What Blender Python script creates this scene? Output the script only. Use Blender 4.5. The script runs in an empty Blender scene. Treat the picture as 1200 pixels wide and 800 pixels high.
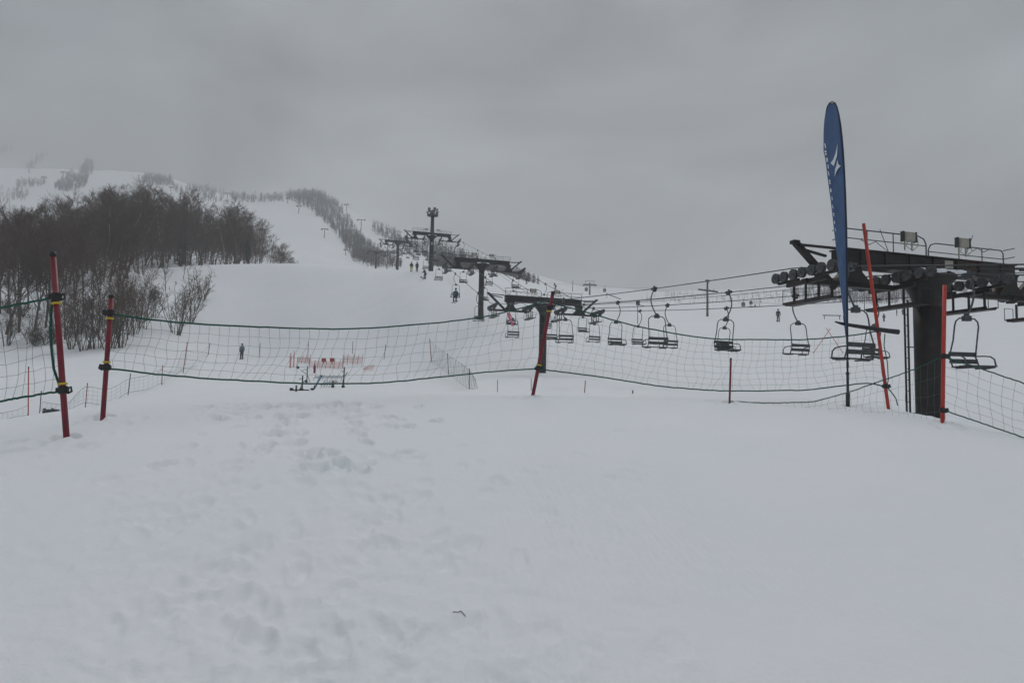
import bpy, math, random
import numpy as np
from mathutils import Vector, Matrix, Euler

R = math.radians
random.seed(7)
SC = bpy.context.scene
COL = SC.collection
PI = math.pi

# ------------------------------------------------------------------ camera maths
F = 796.0
PITCH, ROLL = R(4.6), R(1.3)
CAM = Vector((0, 0, 1.6))
fwd = Vector((0, math.cos(PITCH), math.sin(PITCH)))
up0 = Vector((0, -math.sin(PITCH), math.cos(PITCH)))
rt0 = Vector((1, 0, 0))
RT = rt0 * math.cos(ROLL) + up0 * math.sin(ROLL)
UP = up0 * math.cos(ROLL) - rt0 * math.sin(ROLL)


# the near snow plateau rises away from the camera
PA, PB = math.tan(R(8.1)), -math.tan(R(1.0))


def ray(px, py):
    d = fwd + RT * ((px - 600) / F) + UP * ((400 - py) / F)
    return d / d.y


def P(px, py, Z):
    return CAM + ray(px, py) * Z


def proj(p):
    d = Vector(p) - CAM
    z = d.dot(fwd)
    return 600 + F * d.dot(RT) / z, 400 - F * d.dot(UP) / z


# ------------------------------------------------------------------ terrain
COLS = {
    -260: [(18, 520), (40, 440), (60, 405), (85, 335), (130, 315), (250, 275), (500, 220), (700, 200), (900, 172), (1150, 132), (1600, 90)],
    0: [(19, 512), (26, 478), (40, 445), (62, 411), (85, 341), (130, 322), (250, 285), (500, 238), (700, 212), (900, 194), (1150, 168), (1600, 120)],
    150: [(22, 486), (30, 462), (40, 445), (60, 412), (78, 366), (98, 325), (130, 312), (250, 276), (450, 238), (750, 209), (950, 201), (1150, 194), (1600, 180)],
    290: [(22, 478), (32, 458), (50, 440), (75, 421), (98, 345), (115, 309), (140, 316), (200, 312), (300, 285), (450, 252), (700, 234), (1000, 238), (1600, 250)],
    360: [(22, 476), (32, 460), (50, 447), (70, 420), (95, 345), (112, 309), (140, 316), (200, 314), (260, 302), (400, 264), (600, 236), (720, 228), (1000, 236), (1600, 268)],
    430: [(22, 474), (32, 460), (50, 450), (68, 418), (90, 345), (108, 314), (130, 321), (200, 317), (300, 306), (400, 284), (600, 262), (800, 266), (1600, 295)],
    500: [(22, 474), (32, 460), (48, 450), (60, 420), (80, 345), (100, 318), (130, 321), (180, 317), (250, 311), (350, 299), (500, 285), (700, 286), (1600, 318)],
    565: [(22, 474), (32, 458), (46, 440), (60, 396), (70, 372), (90, 338), (108, 327), (140, 325), (220, 319), (400, 303), (650, 301), (1600, 328)],
    640: [(22, 474), (34, 455), (50, 437), (70, 400), (100, 362), (140, 343), (172, 336), (240, 338), (500, 330), (900, 334), (1600, 340)],
    760: [(22, 474), (34, 455), (50, 437), (70, 414), (100, 388), (140, 371), (200, 358), (300, 350), (500, 344), (900, 342), (1600, 344)],
    900: [(22, 480), (34, 452), (50, 430), (70, 404), (98, 378), (135, 367), (200, 358), (330, 347), (600, 341), (900, 340), (1600, 344)],
    1060: [(20, 520), (32, 465), (50, 428), (96, 386), (140, 371), (210, 358), (350, 342), (600, 337), (900, 337), (1600, 342)],
    1200: [(17, 560), (30, 478), (50, 430), (96, 388), (140, 372), (210, 358), (350, 342), (600, 337), (900, 337), (1600, 342)],
    1460: [(15, 590), (30, 480), (50, 432), (96, 388), (140, 372), (210, 358), (350, 342), (600, 337), (900, 337), (1600, 342)],
}
# the rim of the plateau: where it is seen to end, in the photograph's rows
RIM = ([-260, 0, 150, 300, 450, 600, 800, 900, 1000, 1060, 1110, 1200, 1460],
       [520, 498, 476, 464, 460, 463, 467, 470, 476, 484, 495, 512, 560])
_rc = []
for c, y in zip(*RIM):
    d = ray(c, y + 7)
    _rc.append(1.6 / (PA + PB * d.x - d.z))
CREST = (RIM[0], _rc)
for c in COLS:
    y = float(np.interp(c, *RIM))
    COLS[c] = [(16.5, y + 16), (23, y + 5)] + [q for q in COLS[c] if q[0] > 28 and q[1] < y]


def pchip(x, y, xq):
    x = np.asarray(x, float); y = np.asarray(y, float)
    h = np.diff(x); dl = np.diff(y) / h
    m = np.zeros_like(y)
    for i in range(1, len(x) - 1):
        if dl[i - 1] * dl[i] > 0:
            w1 = 2 * h[i] + h[i - 1]; w2 = h[i] + 2 * h[i - 1]
            m[i] = (w1 + w2) / (w1 / dl[i - 1] + w2 / dl[i])
    m[0], m[-1] = dl[0], dl[-1]
    xq = np.clip(xq, x[0], x[-1])
    k = np.clip(np.searchsorted(x, xq) - 1, 0, len(x) - 2)
    t = (xq - x[k]) / h[k]
    return ((2 * t**3 - 3 * t**2 + 1) * y[k] + (t**3 - 2 * t**2 + t) * h[k] * m[k]
            + (-2 * t**3 + 3 * t**2) * y[k + 1] + (t**3 - t**2) * h[k] * m[k + 1])


LZ = np.linspace(math.log(14), math.log(1700), 260)
PXS = sorted(COLS)
ZT = []
for c in PXS:
    zs = [(math.log(Z), P(c, py, Z).z) for Z, py in COLS[c]]
    # interpolate the elevation tangent, smoother over distance
    tn = [(z - 1.6) / math.exp(l) for l, z in zs]
    ZT.append(pchip([l for l, z in zs], tn, LZ) * np.exp(LZ) + 1.6)
ZT = np.array(ZT)                                   # columns x LZ
FINE = np.linspace(PXS[0], PXS[-1], 345)
ZF = np.stack([pchip(PXS, ZT[:, j], FINE) for j in range(len(LZ))], 1)
ker = np.exp(-np.linspace(-2, 2, 13) ** 2); ker /= ker.sum()
ZF = np.stack([np.convolve(np.pad(ZF[:, j], 6, mode='edge'), ker, 'valid') for j in range(len(LZ))], 1)

_rng = np.random.RandomState(3)
_G = _rng.rand(256, 256)


def vnoise(x, y):
    xi = np.floor(x).astype(int); yi = np.floor(y).astype(int)
    fx = x - xi; fy = y - yi
    fx = fx * fx * (3 - 2 * fx); fy = fy * fy * (3 - 2 * fy)
    a = _G[xi % 256, yi % 256]; b = _G[(xi + 1) % 256, yi % 256]
    c = _G[xi % 256, (yi + 1) % 256]; d = _G[(xi + 1) % 256, (yi + 1) % 256]
    return (a * (1 - fx) + b * fx) * (1 - fy) + (c * (1 - fx) + d * fx) * fy - 0.5


# footprints and dents trodden along the path (x, y, length, width, depth, angle)
DENTS = []
_r = random.Random(11)
def _pl(px, py):
    d = ray(px, py); Z = 1.6 / (PA + PB * d.x - d.z)
    return d.x * Z, Z


for _ in range(190):                                  # trodden trail from the gap in the middle down to the left
    t = _r.random() ** 1.9
    py = 474 + 330 * t
    px = 350 + 120 * t + _r.gauss(0, 62 + 120 * t)
    x, y = _pl(px, py)
    DENTS.append((x, y, _r.uniform(.12, .17), _r.uniform(.05, .085), _r.uniform(.012, .045) * (1 - .45 * t), _r.uniform(-.5, .5)))
for _ in range(60):                                   # second faint line across to the lower left
    t = _r.random()
    x, y = _pl(180 + 120 * t + _r.gauss(0, 60), 560 + 240 * t)
    DENTS.append((x, y, .14, .07, _r.uniform(.006, .022), _r.uniform(-.7, .7)))
for px, py in [(78, 513), (120.5, 488), (625, 460), (855, 470), (993.5, 475), (1040.5, 474), (1104.5, 494)]:   # hollows round the poles
    x, y = _pl(px, py)
    DENTS.append((x, y, .11, .11, .05, 0))
    for _ in range(5): DENTS.append((x + _r.uniform(-.5, .5), y + _r.uniform(-.6, .1), .14, .07, _r.uniform(.01, .03), _r.uniform(-1, 1)))
for px, py, dp in [(540, 738, .06), (430, 683, .04), (120, 742, .05), (137, 752, .03), (640, 778, .045), (480, 785, .05), (390, 790, .035), (365, 665, .025),
                   (505, 605, .03), (440, 535, .035), (560, 545, .02), (520, 672, .03), (230, 640, .02), (300, 715, .02), (660, 772, .04),
                   (370, 735, .03), (440, 582, .03), (495, 640, .035)]:
    x, y = _pl(px, py)
    DENTS.append((x, y, .15, .085, dp * .42, _r.uniform(-.4, .4)))
for _ in range(300):
    d = ray(_r.uniform(-60, 760), _r.uniform(500, 810)); Z = 1.6 / (PA + PB * d.x - d.z)
    DENTS.append((d.x * Z, Z, _r.uniform(.05, .22), _r.uniform(.04, .1), _r.uniform(.003, .012), _r.uniform(0, 3)))


def H(X, Y, detail=True):
    X = np.atleast_1d(np.asarray(X, float)); Y = np.atleast_1d(np.asarray(Y, float))
    r = np.hypot(X, Y)
    th = np.clip(np.arctan2(X, Y), R(-47), R(47))
    px = 600 + F * np.tan(th)
    Z = np.maximum(r * np.cos(th), .01)
    l = np.log(np.clip(Z, 14.1, 1690))
    i = np.clip((px - FINE[0]) / (FINE[1] - FINE[0]), 0, len(FINE) - 1.001)
    j = np.clip((l - LZ[0]) / (LZ[1] - LZ[0]), 0, len(LZ) - 1.001)
    i0 = i.astype(int); j0 = j.astype(int); fi = i - i0; fj = j - j0
    far = ((ZF[i0, j0] * (1 - fi) + ZF[i0 + 1, j0] * fi) * (1 - fj) + (ZF[i0, j0 + 1] * (1 - fi) + ZF[i0 + 1, j0 + 1] * fi) * fj)
    far = far + (vnoise(X / 9, Y / 9) * .35 + vnoise(X / 3, Y / 3 + 50) * .1) * np.clip((Z - 16) / 20, 0, 1)
    far = far + vnoise(X / 60 + 9, Y / 60) * np.clip((Z - 150) / 300, 0, 1) * 6 + vnoise(X / 25 + 9, Y / 25) * np.clip((Z - 150) / 300, 0, 1) * 2
    rc = np.interp(px, CREST[0], CREST[1])
    s = np.clip((Z - rc) / 4.6, 0, 1)
    s = s * s * (3 - 2 * s)
    bk = np.clip((np.abs(np.arctan2(X, Y)) - R(62)) / R(50), 0, 1); bk = bk * bk * (3 - 2 * bk)
    far = far * (1 - bk) + (np.maximum(PA * np.clip(Y, -300, 20), -40) + PB * np.clip(X, -20, 20)) * bk
    near = PA * np.clip(Y, -300, 30) + PB * np.clip(X, -20, 20)
    near = near + vnoise(X / 3.1 + 5, Y / 3.1) * .05 + vnoise(X / .9, Y / .9 + 30) * .016
    return near * (1 - s) + far * s


def fine_detail(X, Y):
    """Footprints, groomer corduroy and crumbs: centimetre relief close to the camera."""
    z = np.zeros_like(X)
    near = (np.hypot(X, Y) < 16) & (Y > 0)
    x = X[near]; y = Y[near]
    d = vnoise(x / .28, y / .28) * .010 + vnoise(x / .11 + 7, y / .11) * .005
    # corduroy stripes running away from the camera, worn off by the trodden path
    m = np.clip((x + .35 - (y - 3) * .02) / .6, 0, 1) * np.clip((2.6 - x) / 1.2, 0, 1) * np.clip((13 - y) / 6, 0, 1) * np.clip(.6 + vnoise(x / 1.3, y / 1.6) * 1.6, 0, 1)
    d = d + np.sin((x + .1 * y) * 2 * PI / .055) * .006 * m
    for (cx, cy, L, W, dep, a) in DENTS:
        dep *= 1.7 if cy > 6 else .75
        sel = (np.abs(x - cx) < .5) & (np.abs(y - cy) < .5)
        if dep < .002 or not sel.any():
            continue
        dx = x[sel] - cx; dy = y[sel] - cy
        u = dx * math.cos(a) + dy * math.sin(a); v = -dx * math.sin(a) + dy * math.cos(a)
        q = np.sqrt((u / W) ** 2 + (v / L) ** 2)
        q = q * (1 + .35 * vnoise(dx / .07 + cx * 9, dy / .07))
        d[sel] += -dep * np.exp(-q ** 5) + dep * .3 * np.exp(-((q - 1.3) / .22) ** 2) + dep * .5 * vnoise(dx / .035 + cx, dy / .05) * np.exp(-q ** 2 / 2.5)
    z[near] = d
    return z


def Hs(x, y):
    return float(H(x, y)[0])


_ZS = np.exp(np.linspace(math.log(2.5), math.log(1095), 5000))


def hit(px, py, zmin=0):
    d = ray(px, py)
    zs = _ZS[_ZS >= zmin]
    g = H(d.x * zs, zs)
    below = np.nonzero(1.6 + d.z * zs <= g)[0]
    Z = float(zs[below[0]]) if len(below) else 1090.0
    return Vector((d.x * Z, Z, Hs(d.x * Z, Z)))


# ------------------------------------------------------------------ mesh builder
class MB:
    def __init__(self):
        self.v = []; self.f = []; self.mi = []; self.cur = 0

    def add(self, vs, fs):
        b = len(self.v)
        self.v.extend([tuple(p) for p in vs])
        self.f.extend([tuple(i + b for i in f) for f in fs])
        self.mi.extend([self.cur] * len(fs))

    def box(self, c, s, M=None, taper=1.0):
        x, y, z = s[0] / 2, s[1] / 2, s[2] / 2
        vs = []
        for dz in (-1, 1):
            k = taper if dz < 0 else 1
            for dx, dy in ((-1, -1), (1, -1), (1, 1), (-1, 1)):
                p = Vector((dx * x * k, dy * y * k, dz * z))
                if M is not None: p = M @ p
                vs.append(p + Vector(c))
        self.add(vs, [(3, 2, 1, 0), (4, 5, 6, 7), (0, 1, 5, 4), (1, 2, 6, 5), (2, 3, 7, 6), (3, 0, 4, 7)])

    def bar(self, a, b, w, h):
        """rectangular bar from a to b"""
        a = Vector(a); b = Vector(b); d = (b - a)
        q = d.to_track_quat('X', 'Z').to_matrix()
        self.box((a + b) / 2, (d.length, w, h), q)

    def tube(self, pts, r, n=6, caps=True):
        pts = [Vector(p) for p in pts]
        rs = r if isinstance(r, (list, tuple)) else [r] * len(pts)
        d0 = (pts[1] - pts[0]).normalized()
        ref = Vector((0, 0, 1)) if abs(d0.z) < .9 else Vector((1, 0, 0))
        nx = d0.cross(ref).normalized()
        b = len(self.v)
        for i, p in enumerate(pts):
            if i == 0: d = d0
            elif i == len(pts) - 1: d = (pts[i] - pts[i - 1]).normalized()
            else:
                d = (pts[i + 1] - pts[i - 1])
                d = d.normalized() if d.length > 1e-9 else d0
            nx = (nx - d * nx.dot(d))
            nx = nx.normalized() if nx.length > 1e-6 else d.orthogonal().normalized()
            ny = d.cross(nx)
            for k in range(n):
                a = 2 * PI * k / n
                self.v.append(tuple(p + (nx * math.cos(a) + ny * math.sin(a)) * rs[i]))
        fs = []
        for i in range(len(pts) - 1):
            for k in range(n):
                k2 = (k + 1) % n
                fs.append((b + i * n + k, b + i * n + k2, b + (i + 1) * n + k2, b + (i + 1) * n + k))
        if caps:
            fs.append(tuple(b + k for k in range(n))[::-1])
            fs.append(tuple(b + (len(pts) - 1) * n + k for k in range(n)))
        self.f.extend(fs); self.mi.extend([self.cur] * len(fs))

    def lathe(self, prof, n=20, c=(0, 0, 0), M=None):
        """prof: (radius, z) list"""
        vs = []
        for r_, z in prof:
            for k in range(n):
                a = 2 * PI * k / n
                p = Vector((r_ * math.cos(a), r_ * math.sin(a), z))
                if M is not None: p = M @ p
                vs.append(p + Vector(c))
        fs = []
        for i in range(len(prof) - 1):
            for k in range(n):
                k2 = (k + 1) % n
                fs.append((i * n + k, i * n + k2, (i + 1) * n + k2, (i + 1) * n + k))
        fs.append(tuple(range(n))[::-1]); fs.append(tuple((len(prof) - 1) * n + k for k in range(n)))
        self.add(vs, fs)

    def blob(self, c, s, seed=0, n=10, m=7, rough=.15, M=None):
        rr = random.Random(seed)
        vs = [Vector((0, 0, -1))]; fs = []
        for i in range(1, m):
            ph = PI * i / m
            for k in range(n):
                a = 2 * PI * k / n
                q = 1 + rr.uniform(-rough, rough)
                vs.append(Vector((math.sin(ph) * math.cos(a) * q, math.sin(ph) * math.sin(a) * q, -math.cos(ph) * q)))
        vs.append(Vector((0, 0, 1)))
        for k in range(n):
            fs.append((0, 1 + (k + 1) % n, 1 + k))
            fs.append((len(vs) - 1, 1 + (m - 2) * n + k, 1 + (m - 2) * n + (k + 1) % n))
        for i in range(m - 2):
            for k in range(n):
                k2 = (k + 1) % n
                fs.append((1 + i * n + k, 1 + i * n + k2, 1 + (i + 1) * n + k2, 1 + (i + 1) * n + k))
        out = []
        for p in vs:
            q = Vector((p.x * s[0], p.y * s[1], p.z * s[2]))
            if M is not None: q = M @ q
            out.append(q + Vector(c))
        self.add(out, fs)

    def mesh(self, name, mats, smooth=False):
        me = bpy.data.meshes.new(name)
        me.from_pydata(self.v, [], self.f)
        for m in (mats if isinstance(mats, (list, tuple)) else [mats]):
            me.materials.append(m)
        if any(self.mi):
            me.polygons.foreach_set('material_index', self.mi)
        if smooth:
            me.polygons.foreach_set('use_smooth', [True] * len(me.polygons))
        me.update()
        return me

    def build(self, name, mats, parent=None, smooth=False):
        return link(name, self.mesh(name, mats, smooth), parent)


def link(name, data, parent=None, loc=None):
    o = bpy.data.objects.new(name, data)
    COL.objects.link(o)
    if parent is not None: o.parent = parent
    if loc is not None: o.location = loc
    return o


def empty(name, loc=(0, 0, 0), rz=0):
    o = link(name, None)
    o.empty_display_size = .2
    o.location = loc; o.rotation_euler = (0, 0, rz)
    return o


def tag(o, label=None, cat=None, group=None, kind=None):
    if label: o['label'] = label
    if cat: o['category'] = cat
    if group: o['group'] = group
    if kind: o['kind'] = kind
    return o


def copy_tree(o, parent=None):
    c = o.copy(); COL.objects.link(c)
    if parent is not None: c.parent = parent
    for ch in list(o.children): copy_tree(ch, c)
    return c


# ------------------------------------------------------------------ materials
def mat(name, col, rough=.6, metal=0., var=.15, scale=6., bump=0., second=None, amount=.5, spec=.5, coord='Object'):
    m = bpy.data.materials.new(name); m.use_nodes = True
    nt = m.node_tree; b = nt.nodes['Principled BSDF']
    b.inputs['Roughness'].default_value = rough; b.inputs['Metallic'].default_value = metal
    b.inputs['Specular IOR Level'].default_value = spec
    tc = nt.nodes.new('ShaderNodeTexCoord')
    n = nt.nodes.new('ShaderNodeTexNoise'); n.inputs['Scale'].default_value = scale; n.inputs['Detail'].default_value = 6
    nt.links.new(tc.outputs[coord], n.inputs['Vector'])
    rp = nt.nodes.new('ShaderNodeValToRGB')
    nt.links.new(n.outputs['Fac'], rp.inputs['Fac'])
    lo = [c * (1 - var) for c in col]; hi = [min(1, c * (1 + var)) for c in col]
    rp.color_ramp.elements[0].position = .3; rp.color_ramp.elements[1].position = .7
    rp.color_ramp.elements[0].color = (*lo, 1); rp.color_ramp.elements[1].color = (*hi, 1)
    out = rp.outputs['Color']
    if second:
        n2 = nt.nodes.new('ShaderNodeTexNoise'); n2.inputs['Scale'].default_value = scale * .35; n2.inputs['Detail'].default_value = 8
        n2.inputs['Roughness'].default_value = .7
        nt.links.new(tc.outputs[coord], n2.inputs['Vector'])
        r2 = nt.nodes.new('ShaderNodeValToRGB')
        r2.color_ramp.elements[0].position = .62 - amount * .2; r2.color_ramp.elements[1].position = .72
        r2.color_ramp.elements[0].color = (0, 0, 0, 1); r2.color_ramp.elements[1].color = (1, 1, 1, 1)
        nt.links.new(n2.outputs['Fac'], r2.inputs['Fac'])
        mx = nt.nodes.new('ShaderNodeMix'); mx.data_type = 'RGBA'
        nt.links.new(r2.outputs['Color'], mx.inputs['Factor'])
        nt.links.new(out, mx.inputs['A']); mx.inputs['B'].default_value = (*second, 1)
        out = mx.outputs['Result']
    nt.links.new(out, b.inputs['Base Color'])
    if bump:
        bp = nt.nodes.new('ShaderNodeBump'); bp.inputs['Strength'].default_value = bump; bp.inputs['Distance'].default_value = .02
        nt.links.new(n.outputs['Fac'], bp.inputs['Height']); nt.links.new(bp.outputs['Normal'], b.inputs['Normal'])
    return m


def snow_material():
    m = bpy.data.materials.new('snow'); m.use_nodes = True
    nt = m.node_tree; b = nt.nodes['Principled BSDF']
    b.inputs['Roughness'].default_value = .75
    b.inputs['Specular IOR Level'].default_value = .25
    tc = nt.nodes.new('ShaderNodeTexCoord')
    def noise(scale, det, rough=.6):
        n = nt.nodes.new('ShaderNodeTexNoise'); n.inputs['Scale'].default_value = scale
        n.inputs['Detail'].default_value = det; n.inputs['Roughness'].default_value = rough
        nt.links.new(tc.outputs['Object'], n.inputs['Vector']); return n
    n1 = noise(.35, 6)
    rp = nt.nodes.new('ShaderNodeValToRGB')
    rp.color_ramp.elements[0].position = .3; rp.color_ramp.elements[0].color = (.80, .835, .855, 1)
    rp.color_ramp.elements[1].position = .7; rp.color_ramp.elements[1].color = (.86, .865, .88, 1)
    nt.links.new(n1.outputs['Fac'], rp.inputs['Fac']); nt.links.new(rp.outputs['Color'], b.inputs['Base Color'])
    n2 = noise(14, 8, .65); n3 = noise(90, 4, .7)
    ad = nt.nodes.new('ShaderNodeMath'); ad.operation = 'MULTIPLY_ADD'; ad.inputs[1].default_value = .3
    nt.links.new(n3.outputs['Fac'], ad.inputs[0]); nt.links.new(n2.outputs['Fac'], ad.inputs[2])
    bp = nt.nodes.new('ShaderNodeBump'); bp.inputs['Strength'].default_value = .42; bp.inputs['Distance'].default_value = .03
    nt.links.new(ad.outputs[0], bp.inputs['Height']); nt.links.new(bp.outputs['Normal'], b.inputs['Normal'])
    return m


M = dict(
    snow=snow_material(),
    snowcap=mat('settled_snow', (.82, .85, .88), .8, var=.04, scale=9, bump=.3),
    tower=mat('weathered_brown_steel', (.016, .0145, .0135), .55, .3, .5, 3, .1, (.06, .022, .013), .35),
    tower2=mat('dark_painted_steel', (.024, .026, .026), .5, .3, .35, 3, .05, (.035, .03, .026), .3),
    sheave=mat('sheave_rubber', (.065, .068, .07), .7, 0, .4, 12),
    rail=mat('railing_steel', (.045, .048, .05), .5, .5, .3, 12),
    box=mat('cream_box_paint', (.32, .31, .26), .5, 0, .12, 8, .05),
    chair=mat('chair_steel', (.075, .08, .085), .42, .5, .3, 14),
    slat=mat('chair_slat', (.05, .053, .055), .55, .1, .3, 18),
    cable=mat('steel_cable', (.03, .033, .036), .5, .5, .25, 20),
    rope=mat('green_rope', (.006, .075, .045), .7, 0, .35, 60, .2),
    net=mat('net_cord', (.11, .16, .145), .8, 0, .2, 30),
    netpale=mat('pale_net_cord', (.3, .34, .34), .8, 0, .15, 30),
    red=mat('dark_red_plastic', (.17, .008, .018), .45, 0, .22, 9, .03, (.24, .06, .065), .3),
    orange=mat('orange_red_plastic', (.46, .035, .018), .45, 0, .15, 9, .03, (.5, .12, .08), .3),
    stake=mat('faded_red_stake', (.3, .06, .05), .6, 0, .2, 8),
    palestake=mat('pale_orange_net', (.66, .34, .30), .7, 0, .2, 10),
    black=mat('black_plastic', (.012, .013, .015), .45, 0, .3, 20),
    yellow=mat('yellow_band', (.55, .42, .03), .5, 0, .12, 20),
    blue=mat('blue_banner_cloth', (.045, .1, .215), .75, 0, .12, 5, .05),
    navy=mat('navy_edge_cloth', (.008, .016, .04), .7, 0, .1, 9),
    white=mat('white_print', (.66, .7, .74), .7, 0, .05, 9),
    bark=mat('grey_brown_bark', (.085, .07, .058), .85, 0, .4, 7, .3),
    twig=mat('dark_twigs', (.078, .049, .031), .85, 0, .35, 1.2),
    birch=mat('pale_birch_bark', (.27, .245, .22), .8, 0, .35, 5, .2),
    spruce=mat('spruce_needles', (.016, .026, .02), .8, 0, .5, 3),
    farwood=mat('distant_twigs', (.06, .051, .048), .9, 0, .35, .12),
    gate=mat('dark_green_pipe', (.03, .055, .055), .5, .2, .25, 10),
    greypole=mat('grey_pole', (.06, .063, .066), .6, .1, .25, 8),
    palepipe=mat('pale_pipe', (.42, .46, .48), .5, .1, .12, 8),
    skin=mat('face_skin', (.42, .25, .18), .6, 0, .08, 8),
    jgrey=mat('blue_grey_jacket', (.12, .17, .21), .8, 0, .2, 8),
    jblack=mat('black_jacket', (.015, .016, .02), .8, 0, .3, 8),
    jblue=mat('blue_jacket', (.03, .09, .17), .8, 0, .2, 8),
    jteal=mat('teal_cloth', (.02, .12, .13), .8, 0, .2, 8),
    jnavy=mat('navy_trousers', (.018, .022, .035), .8, 0, .25, 8),
    jyellow=mat('yellow_green_trousers', (.42, .4, .06), .8, 0, .15, 8),
    pink=mat('pink_tape', (.65, .17, .25), .6, 0, .12, 20),
    cabin=mat('gondola_shell', (.09, .1, .11), .4, .2, .2, 3),
    glass=mat('tinted_window', (.03, .04, .05), .15, 0, .1, 3),
    sign=mat('red_board', (.3, .035, .03), .6, 0, .2, 9),
    bluepanel=mat('pale_blue_panel', (.12, .24, .36), .6, 0, .15, 9),
    lamp=mat('lamp_housing', (.13, .135, .14), .4, .5, .2, 10),
)


# ------------------------------------------------------------------ ground
def build_ground():
    th = np.concatenate([np.arange(-180, -52, 6.0), np.arange(-52, -41, .8), np.arange(-41, 41, .16), np.arange(41, 52, .8), np.arange(52, 180, 6.0)])
    th = np.radians(th)
    rr = [0.0]
    r = .25
    while r < 1100:
        rr.append(r)
        r *= 1.09 if r < 2.3 else (1.0075 if r < 14 else 1.0165)
    rr = np.array(rr[1:])
    T, Rr = np.meshgrid(th, rr)
    X = (np.sin(T) * Rr).ravel(); Y = (np.cos(T) * Rr).ravel()
    Z = H(X, Y) + fine_detail(X, Y)
    nt_, nr = len(th), len(rr)
    co = np.stack([X, Y, Z], 1)
    co = np.vstack([co, [[0, 0, Hs(0, 0.1)]]])
    idx = np.arange(nt_ * nr).reshape(nr, nt_)
    a = idx[:-1]; b = idx[1:]
    q = np.stack([a, np.roll(a, -1, 1), np.roll(b, -1, 1), b], -1).reshape(-1, 4)[:, ::-1]
    c = len(co) - 1
    tri = np.stack([idx[0], np.roll(idx[0], -1), np.full(nt_, c)], 1)
    me = bpy.data.meshes.new('snow_ground')
    nv = len(co)
    loops = np.concatenate([q.ravel(), tri.ravel()]).astype(np.int32)
    tot = np.concatenate([np.full(len(q), 4), np.full(len(tri), 3)]).astype(np.int32)
    start = np.concatenate([[0], np.cumsum(tot)[:-1]]).astype(np.int32)
    me.vertices.add(nv); me.vertices.foreach_set('co', co.ravel())
    me.loops.add(len(loops)); me.loops.foreach_set('vertex_index', loops)
    me.polygons.add(len(tot)); me.polygons.foreach_set('loop_start', start); me.polygons.foreach_set('loop_total', tot)
    me.polygons.foreach_set('use_smooth', np.ones(len(tot), bool))
    me.update(); me.validate()
    me.materials.append(M['snow'])
    o = link('snow_ground', me)
    tag(o, 'snow covered ground, trodden plateau in front, valley and mountain slopes behind', 'snow ground', kind='structure')


build_ground()

# ------------------------------------------------------------------ chairlift
S = .283
LN = math.hypot(1, S)
LDIR = Vector((-S / LN, 1 / LN, 0))          # uphill along the line
ADIR = Vector((1 / LN, S / LN, 0))           # along the crossarm
RZ = math.atan2(S, 1)
TILT = R(0.2)
X0 = 16.52 - .1


def line_x(Z): return X0 - S * Z + .16 * max(0, min(1, (50 - Z) / 31))


OFF = [-3.9, -1.2, 1.35, 4.3]
TOWERS = [(18.46, 1088, 312), (50, 640, 352.5), (69.7, 566, 306.5), (103, 501.5, 274.5), (150, 461, 283), (212, 437, 295), (300, 418, 300)]
HEADZ = [P(px, py, Z).z for Z, px, py in TOWERS]

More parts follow.
